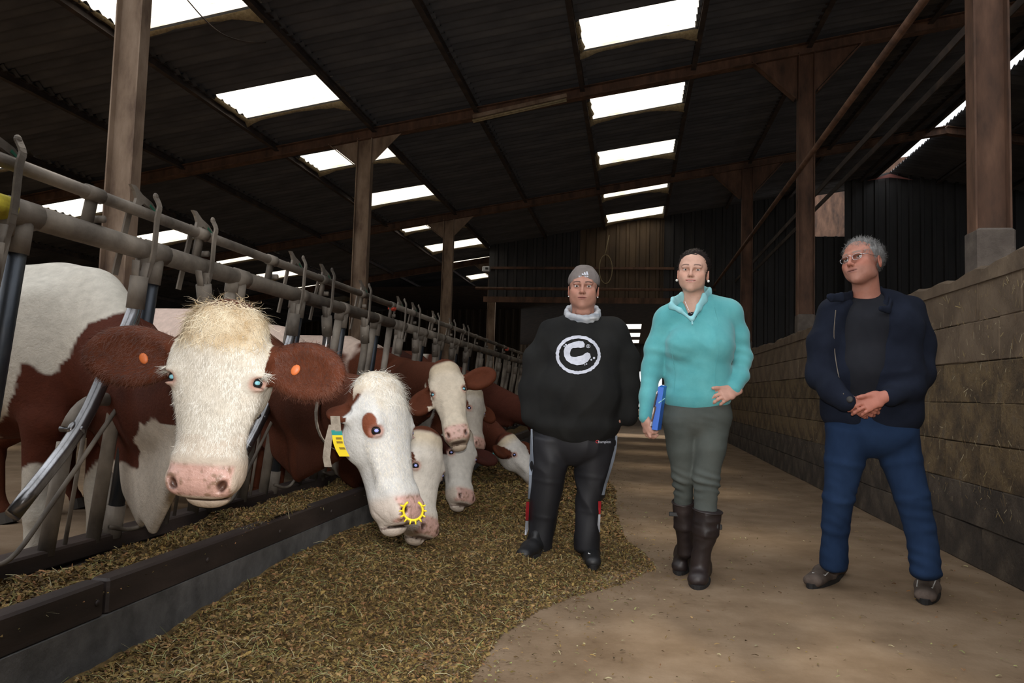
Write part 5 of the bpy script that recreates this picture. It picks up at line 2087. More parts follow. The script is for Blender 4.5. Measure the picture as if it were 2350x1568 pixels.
# ================================================================ woman in the teal fleece
B = Fig(3.80, 1600)
L = B.L
f = B.f
rootB = empty('person', (B.c.x, B.c.y, 0), 'smiling woman in a turquoise fleece, grey trousers and brown rubber boots', 'person')
hsB = .91
hc = L(1590.5, 627, .0)
FB = frame(hc, B.f - B.r * .10, Vector((0, 0, 1)) + B.r * .05)
SKB = (.56, .335, .255)
s = SDF()
human_head(s, FB, hsB, fem=1, wf=1.06, smile=1, full=.35)
s.econe(hc + Vector((0, 0, -.05)) - f * .025, L(1594, 712, -.05), (.052, .052), (.058, .056), up=f, k=.03)
s.econe(L(1592, 708, -.05), L(1597, 750, -.04), (.07, .055), (.115, .075), up=f, k=.05)
s.econe(L(1598, 750, -.04), L(1602, 905, -.03), (.12, .08), (.12, .08), up=f, k=.05)
s.econe(L(1600, 880, -.03), L(1598, 950, -.03), (.12, .08), (.14, .09), up=f, k=.05)
s.chain([(L(1590, 750, -.05), .05), (L(1530, 748, -.06), .032), (L(1500, 840, -.055), .030), (L(1484, 955, .02), .024)], k=.03)
s.chain([(L(1600, 745, -.05), .05), (L(1668, 732, -.06), .032), (L(1702, 820, -.06), .030), (L(1680, 894, .06), .025)], k=.03)
s.chain([(L(1562, 960, -.03), .06), (L(1567, 1095, -.04), .038), (L(1569, 1180, -.09), .034), (L(1573, 1262, -.13), .022)], k=.03)
s.chain([(L(1632, 960, -.03), .06), (L(1620, 1100, .03), .038), (L(1620, 1190, .05), .034), (L(1608, 1285, .04), .022)], k=.03)
# right-hand side of picture: hand with thumb out, fingers in the pocket
w = L(1684, 898, .075)
hand(s, w, L(1650, 909, .115) - w, f * .9 + Vector((0, 0, .30)), 1, ln=.165, curls=[(.25, .35, .3), (.35, .5, .3), (.45, .55, .3), (.5, .6, .3)],
     tdir=L(1632, 891, .14) - L(1672, 893, .09))
# hand holding the folder
w = L(1482, 958, .03)
tB = hand(s, w, L(1487, 1000, .045) - w, -B.r * .9 + f * .55, 1, ln=.160, curls=[(.5, .9, .6), (.5, .9, .6), (.5, .9, .6), (.5, .9, .6)], tdir=L(1492, 985, .09) - L(1484, 965, .05))
fn = merge_fines(bbox_fine([hc + Vector((x, y, z)) for x in (-.09, .09) for y in (-.12, .11) for z in (-.12, .12)], 0, .0030),
                 bbox_fine([L(1684, 890, .08), L(1628, 915, .13)], .02, .0045), bbox_fine([L(1478, 955, .03), L(1495, 1000, .06)], .02, .0045))
V, Q = s.mesh(.016, fn)
V, Q = largest(V, Q)
V = relax(V, Q, 1, .3)
C = np.tile(np.array(SKB), (len(V), 1)) * (1 + vnoise(V, 30)[:, None] * .03)
C, LB_ = face_paint(C, V, FB, hsB, SKB, (.45, .15, .14), (.06, .03, .025), 1.06, .033, smile=1)
# teeth showing in the smile
w_ = (1 - sstep(np.abs(LB_[:, 2] + .0580), .001, .0028)) * (np.abs(LB_[:, 0]) < .015) * (LB_[:, 1] > .08) * (np.abs(LB_[:, 2]) < .2)
C = mixc(C, (.62, .58, .52), w_ * .9)
hm = (V[:, 2] < 1.1)
C = mixc(C, (.50, .26, .20), hm * .6)
np_mesh('body', V, Q, SKIN, rootB, True, C)
human_eyes(rootB, FB, hsB, 1.06, CAM)
s = SDF()
s.M = FB
s.ell((0, -.026, .040), (.0860 * .93, .101 * .93, .090 * .93), k=.01)
s.ell((0, .118, -.022), (.0575, .090, .083), k=.012, op='s')
s.box((0, .0, -.13), (.2, .2, .085), rad=.01, k=.02, op='s')
s.box((0, .06, -.13), (.2, .12, .10), rad=.01, k=.02, op='s')
s.ell((0, -.10, .045), (.040, .035, .036), k=.015)
s.ell((0, -.05, .118), (.020, .02, .012), k=.02)
ho, Vh, Qh = cloth('hair', s, M['dark_hair'], rootB, .0055, .0035, (45, 45, 45))
Lh = (Vh @ np.array(FB.inverted())[:3, :3].T + np.array(FB.inverted())[:3, 3])
R_ = np.array(FB.to_3x3())
rad = Lh - np.array([0, -.02, .04])
rad /= np.linalg.norm(rad, axis=1, keepdims=True)
Nh = vnormals(Vh, Qh) @ np.array(FB.to_3x3())
hair_ribbons(ho, Vh, Qh, (Lh[:, 1] < .05) & ((Nh * rad).sum(1) > .5), Lh, 1400, .03, .0012, M['dark_hair'], 'strands', 4, lambda l: -R_[:, 1][None, :] * .8 + R_[:, 2][None, :] * .25 + np.zeros_like(l), lift=.02)
for x in (-1, 1):
    MB().ball(FB @ Vector((x * .0790, .004, -.040)), .0068, 12, 8).obj('pearl_earring', M['pearl'], rootB, True)
MB().tube(spline([L(1572, 692, .005), L(1580, 710, .035), L(1588, 720, .045), L(1598, 708, .035), L(1606, 690, .005)], 5), .0011, 5).obj('necklace', M['steel'], rootB)
# black top in the V
s = SDF()
s.ell(L(1589, 735, .0), (.05, .055, .045), k=.01)
cloth('black_top', s, M['black_tee'], rootB, .008)
# fleece
s = SDF()
s.econe(L(1600, 722, -.055), L(1601, 760, -.04), (.150, .080), (.168, .105), up=f, k=.05)
s.econe(L(1601, 760, -.04), L(1602, 795, -.02), (.168, .105), (.172, .130), up=f, k=.05)
for q in (-1, 1):
    s.ell(L(1602 + q * 36, 792, .055), (.068, .055, .066), k=.06)
s.econe(L(1602, 795, -.03), L(1600, 860, -.025), (.168, .118), (.158, .112), up=f, k=.05)
s.econe(L(1600, 860, -.02), L(1600, 905, -.02), (.158, .112), (.176, .128), up=f, k=.04)
s.cone(L(1530, 738, -.06), L(1676, 720, -.06), .055, .058, k=.05)
s.cone(L(1560, 712, -.06), L(1535, 728, -.06), .048, .052, k=.06)
s.cone(L(1628, 700, -.06), L(1665, 710, -.06), .048, .052, k=.06)
s.ell(L(1593, 722, -.04), (.085, .075, .06), k=.05)
s.chain([(L(1526, 738, -.06), (.052, .062)), (L(1504, 800, -.06), (.050, .056)), (L(1496, 850, -.055), (.050, .052)), (L(1486, 910, -.01), (.040, .044)), (L(1481, 958, .025), (.033, .036))], up=f, k=.03)
s.chain([(L(1676, 722, -.06), (.056, .062)), (L(1694, 770, -.065), (.052, .056)), (L(1703, 822, -.06), (.046, .052)), (L(1698, 862, .0), (.042, .044)), (L(1684, 893, .06), (.034, .036))], up=f, k=.028)
# neckline opening
s.ell(L(1592, 692, -.03), (.060, .070, .060), k=.012, op='s')
s.econe(L(1591, 700, .04), L(1588, 738, .06), (.046, .07), (.006, .07), up=f, k=.006, op='s')


def fleece_fold(V, N):
    h = 0
    for (c, r, a) in ((L(1540, 830, .0), .12, .008), (L(1690, 812, -.03), .09, .007), (L(1700, 850, 0), .08, .006)):
        d = np.linalg.norm(V - np.array(c), axis=1)
        h = h + np.sin((V[:, 2] + V[:, 0] * .25) * 95 + vnoise(V, 8) * 3) * a * np.exp(-(d / r) ** 2) * .5
    return h


flB, VfB, QfB = cloth('fleece', s, M['teal_fleece'], rootB, .0085, .004, (6, 6, 8), extra=fleece_fold, seed=11)
# collar flaps
s = SDF()
s.chain([(L(1628, 672, -.05), (.0090, .026)), (L(1617, 684, .02), (.0090, .026)), (L(1604, 706, .055), (.0090, .018)), (L(1590, 732, .098), (.0090, .009))], up=(0.0, 0, 1), k=.02)
s.chain([(L(1566, 684, -.03), (.0090, .028)), (L(1545, 694, .015), (.0090, .026)), (L(1540, 702, .05), (.0090, .017)), (L(1560, 712, .075), (.0090, .010)), (L(1587, 734, .095), (.0090, .007))], up=(0, 0, 1), k=.02)
s.chain([(L(1566, 684, -.03), (.0090, .028)), (L(1580, 672, -.10), (.0090, .030)), (L(1612, 668, -.11), (.0090, .030)), (L(1628, 672, -.05), (.0090, .026))], up=(0, 0, 1), k=.02)
cloth('collar', s, M['teal_pale'], rootB, .0045)
MB().tube([L(1588, 737, .115), L(1589, 745, .12)], .004, 6).obj('zip_pull', M['teal_pale'], rootB)
# seams of the fleece
for px in ([(1640, 705), (1648, 740), (1650, 790), (1642, 850), (1640, 905)], [(1535, 760), (1540, 800), (1548, 850), (1546, 905)]):
    pts = []
    b_v = bvh_of(VfB, QfB)
    for x, y in px:
        r_ = (P(x, y, 1) - CAM).normalized()
        h = b_v.ray_cast(CAM, r_)
        if h[0] is not None:
            pts.append(h[0])
    if len(pts) > 2:
        MB().tube(spline(pts, 4), .0016, 5).obj('seam', M['teal_fleece'], flB)
# trousers
s = SDF()
s.econe(L(1600, 905, -.03), L(1599, 950, -.03), (.160, .112), (.176, .125), up=f, k=.05)
s.chain([(L(1557, 965, -.03), (.086, .105)), (L(1563, 1030, -.03), (.070, .085)), (L(1568, 1090, -.04), (.054, .066)), (L(1568, 1158, -.08), (.046, .052))], up=f, k=.022)
s.chain([(L(1634, 965, -.02), (.092, .108)), (L(1628, 1030, .01), (.078, .088)), (L(1621, 1095, .035), (.064, .068)), (L(1619, 1178, .05), (.056, .054))], up=f, k=.022)


def knee_fold(V, N):
    h = 0
    for (c, a) in ((L(1568, 1105, -.02), .0040), (L(1618, 1115, .06), .0040), (L(1600, 955, 0), .0015)):
        d = np.abs(V[:, 2] - c.z)
        h = h + np.sin(V[:, 2] * 150 + V[:, 0] * 50 + vnoise(V, 7) * 5) * a * np.exp(-(d / .06) ** 2) * (.5 + vnoise(V, 13, 4))
    return h


trB, VtB, QtB = cloth('trousers', s, M['grey_trouser'], rootB, .008, .0030, (5, 5, 12), extra=knee_fold, seed=21)


def boot(root, top, mid, ankle, heel, toe, rt, rm, ra, w, strap_px=None):
    s = SDF()
    heel, toe = Vector(heel), Vector(toe)
    d = (toe - heel).normalized()
    z = Vector((0, 0, 1))
    L_ = (toe - heel).length
    s.econe(top, mid, rt, rm, up=f, k=.02, cap=.12)
    s.econe(mid, ankle, rm, ra, up=f, k=.03)
    s.econe(heel + d * .05 + z * .055, heel + d * .11 + z * .055, (w * .8, .05), (w * .9, .05), up=z, k=.03)
    s.econe(ankle, heel + d * .06 + z * .07, ra, (w * .85, .06), up=f, k=.04)
    s.econe(heel + d * .10 + z * .055, toe - d * .05 + z * .042, (w * .88, .052), (w * .95, .038), up=z, k=.04)
    s.box(heel + d * .1 - z * .05, (.4, .4, .052), rad=.002, k=.003, op='s')
    o, V, Q = cloth('rubber_boot', s, M['boot'], root, .0065, .0025, (10, 10, 22), it=2, seed=3)
    sd = z.cross(d)
    outl = []
    for i in range(24):
        a = 2 * math.pi * i / 24
        x, y = math.cos(a), math.sin(a)
        outl.append((L_ / 2 + x * (L_ / 2 + .004), y * w * (1.05 if x > -.1 else .9)))
    Mx = Matrix((d, sd, z)).transposed().to_4x4()
    Mx.translation = heel + z * .011
    MB().plate(outl, .020, Mx).obj('sole', M['sole'], o)
    rim = []
    ax_ = (Vector(top) - Vector(mid)).normalized()
    u = f - ax_ * f.dot(ax_)
    u.normalize()
    v_ = ax_.cross(u)
    for i in range(25):
        a = 2 * math.pi * i / 24
        rim.append(Vector(top) + v_ * math.cos(a) * rt[0] * 1.01 + u * math.sin(a) * rt[1] * 1.01)
    MB().tube(rim, .0045, 6, cap=False).obj('rim', M['boot'], o, True)
    return o


z = Vector((0, 0, 1))
bo = boot(rootB, L(1568, 1152, -.08), L(1570, 1210, -.10), L(1573, 1262, -.13), on_z(1572, 1296, 0) - f * .10, on_z(1558, 1323, 0), (.056, .064), (.048, .055), (.036, .044), .047)
MB().box(L(1541, 1180, -.07), (.026, .012, .022), bev=.003).box(L(1552, 1181, -.05), (.035, .006, .018)).obj('buckle_strap', M['shoe_black'], bo)
bo = boot(rootB, L(1624, 1172, .055), L(1618, 1225, .05), L(1608, 1285, .04), on_z(1610, 1318, 0) - f * .02, on_z(1600, 1356, 0), (.072, .070), (.060, .064), (.038, .047), .053)
MB().box(L(1651, 1210, .07), (.026, .012, .026), bev=.003).box(L(1640, 1208, .10), (.035, .006, .02)).obj('buckle_strap', M['shoe_black'], bo)
# the blue folder
fo = empty('folder', L(1505, 985, .06), 'blue cardboard folder held against the hip of the woman in turquoise', 'folder')
fa, fb, fc, fd = L(1515, 893, .02), L(1524, 886, -.04), L(1515, 980, -.01), L(1494, 986, .08)
def slab(p, t, name, mt, par):
    nn = (p[1] - p[0]).cross(p[2] - p[0]).normalized() * t
    v = [q - nn / 2 for q in p] + [q + nn / 2 for q in p]
    fcs = [(0, 1, 2, 3), (7, 6, 5, 4), (0, 4, 5, 1), (1, 5, 6, 2), (2, 6, 7, 3), (3, 7, 4, 0)]
    return mesh_obj(name, v, fcs, mt, par)


slab([L(1524, 885, .05), L(1517, 889, .13), L(1502, 987, .14), L(1511, 985, .06)], .028, 'cover', M['folder_blue'], fo)
slab([L(1519, 888, .075), L(1507, 900, .135), L(1493, 978, .145), L(1504, 978, .085)], .004, 'white_label_sheet', M['paper'], fo)
slab([L(1514, 896, .095), L(1507, 905, .137), L(1500, 935, .142), L(1507, 930, .10)], .006, 'dark_print', M['boot'], fo)
slab([L(1508, 930, .10), L(1504, 934, .139), L(1495, 968, .147), L(1500, 965, .11)], .006, 'orange_print', M['rust'], fo)
MB().tube([L(1525, 915, .11), L(1512, 925, .155)], .0028, 6).obj('elastic', M['teal_pale'], fo)

# ================================================================ man in the navy fleece jacket
Cm = Fig(3.65, 1995)
L = Cm.L
f = Cm.f
rootC = empty('person', (Cm.c.x, Cm.c.y, 0), 'grey-haired man with glasses, navy fleece jacket and blue jeans, hands clasped', 'person')
hsC = 1.03
hc = L(1980, 605, .0)
FC = frame(hc, Cm.f * .86 - Cm.r * .50 + Vector((0, 0, .10)), Vector((0, 0, 1)) - Cm.r * .06)
FC = frame(hc, Cm.f * .84 - Cm.r * .54 + Vector((0, 0, .10)), Vector((0, 0, 1)) - Cm.r * .20)
SKC = (.40, .175, .125)
s = SDF()
human_head(s, FC, hsC, fem=0, wf=1.02, smile=.6, full=.1)
s.econe(hc + Vector((0, 0, -.06)) - f * .03 + Cm.r * .01, L(1990, 705, -.05), (.060, .060), (.066, .062), up=f, k=.03)
s.econe(L(1992, 712, -.05), L(1995, 750, -.03), (.09, .06), (.14, .08), up=f, k=.05)
s.econe(L(1995, 750, -.03), L(1995, 950, -.02), (.14, .09), (.15, .10), up=f, k=.05)
s.chain([(L(1990, 750, -.05), .05), (L(1918, 740, -.06), .042), (L(1888, 858, -.02), .036), (L(1945, 925, .165), .026)], k=.03)
s.chain([(L(2000, 750, -.05), .05), (L(2085, 735, -.06), .042), (L(2106, 858, -.02), .036), (L(2038, 914, .19), .026)], k=.03)
s.chain([(L(1952, 975, -.02), .075), (L(1926, 1130, -.03), .045), (L(1914, 1290, -.10), .03)], k=.03)
s.chain([(L(2050, 975, -.02), .075), (L(2088, 1130, .045), .045), (L(2126, 1315, .11), .03)], k=.03)
# clasped hands: his left (viewer right) lies over his right wrist
w = L(2026, 912, .205)
hand(s, w, L(1962, 938, .210) - w, f * 1.0 + Vector((0, 0, .25)), 1, ln=.195, curls=[(.10, .55, .4), (.12, .6, .4), (.15, .65, .4), (.2, .7, .4)], spread=.03,
     tdir=L(1968, 908, .235) - L(2005, 903, .215), k=.006)
w = L(1952, 925, .175)
hand(s, w, L(2020, 960, .165) - w, f * .8 - Vector((0, 0, .3)), -1, ln=.190, curls=[(.15, .4, .4), (.15, .45, .4), (.2, .5, .4), (.2, .5, .4)], spread=.05, tdir=L(2000, 935, .18) - L(1968, 920, .175))
fn = merge_fines(bbox_fine([hc + Vector((x, y, z_)) for x in (-.105, .105) for y in (-.115, .115) for z_ in (-.13, .13)], 0, .0031),
                 bbox_fine([L(1945, 895, .15), L(2038, 970, .25)], .02, .0042))
V, Q = s.mesh(.016, fn)
V, Q = largest(V, Q)
V = relax(V, Q, 1, .3)
C = np.tile(np.array(SKC), (len(V), 1)) * (1 + vnoise(V, 30)[:, None] * .06)
C, LC_ = face_paint(C, V, FC, hsC, SKC, (.26, .09, .07), (.20, .17, .15), 1.02, .031, beard=(.30, .25, .22), blush=.55, smile=.6)
hm = (V[:, 2] < 1.15)
C = mixc(C, (.46, .17, .12), hm * .8)
np_mesh('body', V, Q, SKIN, rootC, True, C)
human_eyes(rootC, FC, hsC, 1.02, FC @ Vector((-.3, 3, .2)))
# short grey hair
s = SDF()
s.M = FC
s.ell((0, -.020, .042), (.0860, .102, .0870), k=.01)
s.ell((0, .118, -.005), (.060, .088, .082), k=.014, op='s')
s.box((0, .085, -.115), (.2, .095, .11), rad=.01, k=.015, op='s')
s.box((0, -.05, -.13), (.2, .2, .075), rad=.01, k=.015, op='s')
ho, Vh, Qh = cloth('hair', s, M['grey_hair'], rootC, .0055, .0025, (50, 50, 50))
Fi = np.array(FC.inverted())
Lh = Vh @ Fi[:3, :3].T + Fi[:3, 3]
R_ = np.array(FC.to_3x3())
rad = Lh - np.array([0, -.02, .03])
rad /= np.linalg.norm(rad, axis=1, keepdims=True)
Nh = vnormals(Vh, Qh) @ np.array(FC.to_3x3())
hair_ribbons(ho, Vh, Qh, (Lh[:, 1] < .08) & ((Nh * rad).sum(1) > .5), Lh, 3200, .016, .0009, M['grey_hair'], 'strands', 6, lambda l: R_[:, 1][None, :] * .25 + R_[:, 2][None, :] * (np.sign(l[:, 2:3] - .05) * .5) + R_[:, 0][None, :] * .1, lift=.28)
# glasses
gl = empty('glasses', FC @ Vector((0, .105, .008)), 'thin metal rimmed glasses worn by the grey-haired man', 'glasses')
gl.parent = rootC
gl.matrix_parent_inverse = Matrix.Translation(-Vector(rootC.location))
del gl['category']; del gl['label']
for q in (-1, 1):
    pts = []
    for i in range(25):
        a = 2 * math.pi * i / 24
        ca, sa = math.cos(a), math.sin(a)
        x = .0215 * math.copysign(abs(ca) ** .7, ca)
        y = .0150 * math.copysign(abs(sa) ** .75, sa)
        pts.append(FC @ Vector((q * .0335 + x, .102 - abs(q * .0335 + x) * .12, .004 + y)))
    MB().tube(pts, .0011, 6, cap=False).obj('rim', M['steel'], gl, True)
    n = len(pts) - 1
    mesh_obj('lens', pts[:n] + [p + FC.to_3x3() @ Vector((0, .0012, 0)) for p in pts[:n]], [tuple(range(n)), tuple(range(2 * n - 1, n - 1, -1))], M['glass'], gl, False)
    MB().tube([FC @ Vector((q * .055, .094, .010)), FC @ Vector((q * .070, .085, .012)), FC @ Vector((q * .079, .0, .014))], .0012, 6).obj('temple', M['steel'], gl, True)
    MB().ball(FC @ Vector((q * .056, .096, .010)), .0028, 8, 6).obj('hinge', M['steel'], gl, True)
MB().tube(spline([FC @ Vector((-.012, .102, .010)), FC @ Vector((0, .112, .014)), FC @ Vector((.012, .102, .010))], 4), .0012, 6).obj('bridge', M['steel'], gl, True)
# tee shirt
s = SDF()
s.econe(L(1992, 706, -.04), L(1991, 745, -.02), (.12, .080), (.135, .112), up=f, k=.05)
s.econe(L(1991, 745, -.02), L(1988, 850, .0), (.135, .112), (.125, .122), up=f, k=.05)
s.econe(L(1988, 850, .0), L(1988, 940, -.01), (.125, .122), (.14, .115), up=f, k=.05)
s.ell(L(1985, 670, .0), (.068, .085, .035), k=.012, op='s')
cloth('tee_shirt', s, M['black_tee'], rootC, .009, .003, (6, 6, 6), seed=31)
# jacket, open at the front
s = SDF()
s.econe(L(1996, 712, -.06), L(1997, 750, -.045), (.185, .100), (.220, .130), up=f, k=.06)
s.econe(L(1997, 750, -.045), L(1997, 860, -.02), (.220, .125), (.225, .140), up=f, k=.06)
s.econe(L(1997, 860, -.02), L(1998, 950, -.02), (.225, .140), (.228, .142), up=f, k=.06)
s.chain([(L(1960, 712, -.06), (.05, .07)), (L(1920, 725, -.06), (.06, .075))], up=f, k=.06)
s.chain([(L(2025, 700, -.06), (.05, .07)), (L(2080, 716, -.06), (.06, .075))], up=f, k=.06)
s.econe(L(1986, 715, .09), L(1988, 760, .12), (.108, .10), (.112, .115), up=f, k=.012, op='s')
s.econe(L(1990, 760, .12), L(1985, 880, .15), (.112, .115), (.055, .10), up=f, k=.012, op='s')
s.econe(L(1985, 880, .15), L(1985, 985, .14), (.055, .10), (.02, .07), up=f, k=.012, op='s')
s.ell(L(1988, 682, -.01), (.080, .10, .05), k=.012, op='s')
s.chain([(L(1912, 718, -.06), (.075, .082)), (L(1890, 790, -.06), (.070, .078)), (L(1884, 862, -.02), (.062, .068)), (L(1908, 895, .10), (.052, .054)), (L(1942, 922, .165), (.043, .041))], up=f, k=.035)
s.chain([(L(2088, 712, -.06), (.078, .085)), (L(2106, 790, -.06), (.072, .078)), (L(2108, 862, -.02), (.064, .068)), (L(2084, 892, .11), (.054, .054)), (L(2042, 912, .185), (.044, .041))], up=f, k=.035)
jk, Vj, Qj = cloth('fleece_jacket', s, M['navy_fleece'], rootC, .009, .008, (5, 5, 6), seed=41)
s = SDF()
T = (.0085, .024)
s.chain([(L(2020, 668, -.06), T), (L(2034, 682, .0), T), (L(2044, 696, .065), T), (L(2040, 712, .105), (.0085, .020)), (L(2020, 708, .125), (.0085, .014))], up=(0, 0, 1), k=.012)
s.chain([(L(1952, 680, -.02), T), (L(1932, 682, .02), T), (L(1908, 684, .045), (.0085, .020)), (L(1900, 680, .05), (.0085, .014))], up=(0, 0, 1), k=.012)
s.chain([(L(1952, 680, -.02), T), (L(1960, 672, -.10), T), (L(1988, 664, -.13), T), (L(2012, 664, -.11), T), (L(2020, 668, -.06), T)], up=(0, 0, 1), k=.012)
cloth('jacket_collar', s, M['navy_fleece'], rootC, .005)
for px in ([(1932, 712), (1928, 760), (1930, 810), (1938, 860), (1950, 905)],):
    b_v = bvh_of(Vj, Qj)
    pts = []
    for x, y in px:
        r_ = (P(x - 14, y, 1) - CAM).normalized()
        h = b_v.ray_cast(CAM, r_)
        if h[0] is not None:
            pts.append(h[0] + f * .002)
    if len(pts) > 2:
        MB().tube(spline(pts, 4), .0022, 6).obj('zip', M['galv'], jk)
# watch
wc = L(1952, 918, .155)
wd = (L(1962, 930, .155) - L(1945, 918, .13)).normalized()
wu = wd.cross(f).normalized()
wv = wu.cross(wd)
wk = MB().tube([L(1950, 923, .178) + (wu * math.cos(a) * .033 + wv * math.sin(a) * .028) for a in np.linspace(0, 2 * math.pi, 20)], .0055, 6, cap=False).obj('watch', M['steel'], rootC, True)
MB().ball(L(1950, 917, .212), .016, 12, 8, M=Matrix((wu, wd, wv)).transposed(), sc=(1, 1, .35)).obj('watch_face', M['clad'], wk, True)
# jeans
s = SDF()
s.econe(L(1998, 940, -.02), L(1998, 985, -.02), (.205, .135), (.210, .140), up=f, k=.05)
s.chain([(L(1948, 990, -.02), (.108, .118)), (L(1938, 1060, -.02), (.090, .102)), (L(1924, 1140, -.03), (.072, .085)), (L(1917, 1210, -.07), (.064, .074)), (L(1913, 1296, -.10), (.066, .078))], up=f, k=.022, cap=.45)
s.chain([(L(2052, 990, -.02), (.112, .118)), (L(2068, 1060, .01), (.092, .102)), (L(2092, 1140, .045), (.078, .085)), (L(2112, 1215, .07), (.068, .074)), (L(2126, 1318, .11), (.068, .076))], up=f, k=.022, cap=.45)


def jean_fold(V, N):
    h = 0
    for (c, a) in ((L(1925, 1150, 0), .004), (L(2100, 1160, .06), .004), (L(1915, 1280, 0), .005), (L(2125, 1300, .1), .005), (L(2000, 985, 0), .003)):
        d = np.linalg.norm(V - np.array(c), axis=1)
        h = h + np.sin(V[:, 2] * 110 + V[:, 0] * 60 + vnoise(V, 7) * 5) * a * np.exp(-(d / .10) ** 2) * (.6 + vnoise(V, 12, 4))
    return h


cloth('jeans', s, M['denim'], rootC, .0085, .003, (5, 5, 9), extra=jean_fold, seed=51)
# trainers
for heel, toe, pts in ((on_z(1930, 1318, 0) - f * .02, on_z(1858, 1352, 0) + f * .01, [(1883, 1292), (1864, 1315), (1894, 1321), (1912, 1303)]),
                       (on_z(2136, 1345, 0) - f * .03, on_z(2122, 1388, 0) + f * .01, [(2106, 1332), (2104, 1346), (2140, 1350), (2148, 1331)])):
    sh, Vs, Qs = shoe(rootC, heel, toe, .056, .11, M['shoe_brown'], name='trainer')
    bb = bvh_of(Vs, Qs)
    pp = []
    for x, y in pts:
        r_ = (P(x, y, 1) - CAM).normalized()
        h = bb.ray_cast(CAM, r_)
        if h[0] is not None:
            pp.append(h[0] - r_ * .003)
    if len(pp) > 1:
        MB().tube(pp, .0028, 6).obj('reflective_piping', M['reflect'], sh)
    d = (toe - heel).normalized()
    lc = MB()
    zz = Vector((0, 0, 1))
    sd = zz.cross(d)
    for i in range(4):
        c = heel + d * (.10 + .025 * i)
        h = bb.ray_cast(c + zz * .3, -zz)
        if h[0] is not None:
            lc.tube([h[0] - sd * .022 + zz * .001, h[0] + zz * .005, h[0] + sd * .022 + zz * .001], .003, 6)
    if lc.v:
        lc.obj('laces', M['boot'], sh, True)
# ---------------------------------------------------------------- silage: heap on the lane, feed on the shelf, straw on the floor
M['feed'] = mat('silage_mass', [(.3, (.05, .030, .009)), (.5, (.13, .078, .022)), (.7, (.23, .15, .05))], 26, rough=1, bmp=1.0, bscale=55, bdist=.02, detail=8)
m_, nt_, b_ = nt_new('silage_flakes')
oi = nt_.nodes.new('ShaderNodeVertexColor')
oi.layer_name = 'col'
nt_.links.new(oi.outputs['Color'], b_.inputs['Base Color'])
b_.inputs['Roughness'].default_value = .85
M['flake'] = m_

HEAP = [(1.0, -.70), (1.9, -.66), (2.4, -.62), (2.9, -.60), (3.25, -.50), (3.5, -.38), (3.8, -.15), (4.2, .04), (4.6, -.02), (5.0, -.14), (6.0, -.22), (7.5, -.25), (9, -.45), (10.5, -.6), (13, -.9), (17, -1.2)]
hy = np.array([a for a, b in HEAP])
hx = np.array([b for a, b in HEAP])


def heap_z(x, y):
    edge = np.interp(y, hy, hx) + vnoise(np.stack([y, y * 0, y * 0], 1), 3.1) * .05 + vnoise(np.stack([x, y, x * 0], 1), 9) * .05
    d = edge - x
    V3 = np.stack([x, y, x * 0], 1)
    base = .115 * sstep(d, 0, .75) + .012 * sstep(d, -.02, .08) - .012
    base -= .05 * sstep(-np.abs(x + 1.45), -.35, -.05) * sstep(-y, -3.6, -2.0)
    return base + sstep(d, 0, .3) * (vnoise(V3, 3.0) * .022 + vnoise(V3, 9) * .012 + vnoise(V3, 26) * .006)


xs = np.arange(-1.60, .45, .022)
ys = np.concatenate([np.arange(1.0, 5, .022), np.arange(5, 17, .09)])
X, Y = np.meshgrid(xs, ys, indexing='ij')
V = np.stack([X.ravel(), Y.ravel(), np.zeros(X.size)], 1)
V[:, 2] = heap_z(V[:, 0], V[:, 1])
i = np.arange(X.size).reshape(X.shape)
Q = np.stack([i[:-1, :-1].ravel(), i[1:, :-1].ravel(), i[1:, 1:].ravel(), i[:-1, 1:].ravel()], 1)
keep = (V[Q, 2].max(1) > -.008)
o = np_mesh('silage_heap', V, Q[keep], M['feed'], None, True)
tag(o, 'heap of brown chopped silage spread along the feed kerb', 'silage', None, 'stuff')
heap_o = o


def shelf_z(x, y):
    V3 = np.stack([x, y, x * 0], 1)
    return .262 + vnoise(V3, 4) * .018 + vnoise(V3, 15) * .01 + .03 * np.exp(-((y - 3.45) / .5) ** 2) + .02 * sstep(y, 3.8, 5)


xs = np.arange(-2.03, -1.66, .022)
ys = np.arange(1.2, 16, .03)
X, Y = np.meshgrid(xs, ys, indexing='ij')
Vs = np.stack([X.ravel(), Y.ravel(), np.zeros(X.size)], 1)
Vs[:, 2] = shelf_z(Vs[:, 0], Vs[:, 1])
i = np.arange(X.size).reshape(X.shape)
Qs = np.stack([i[:-1, :-1].ravel(), i[1:, :-1].ravel(), i[1:, 1:].ravel(), i[:-1, 1:].ravel()], 1)
o = np_mesh('shelf_feed', Vs, Qs, M['feed'], None, True)
tag(o, 'chopped silage lying on the shelf under the cow muzzles', 'silage', None, 'stuff')
shelf_o = o


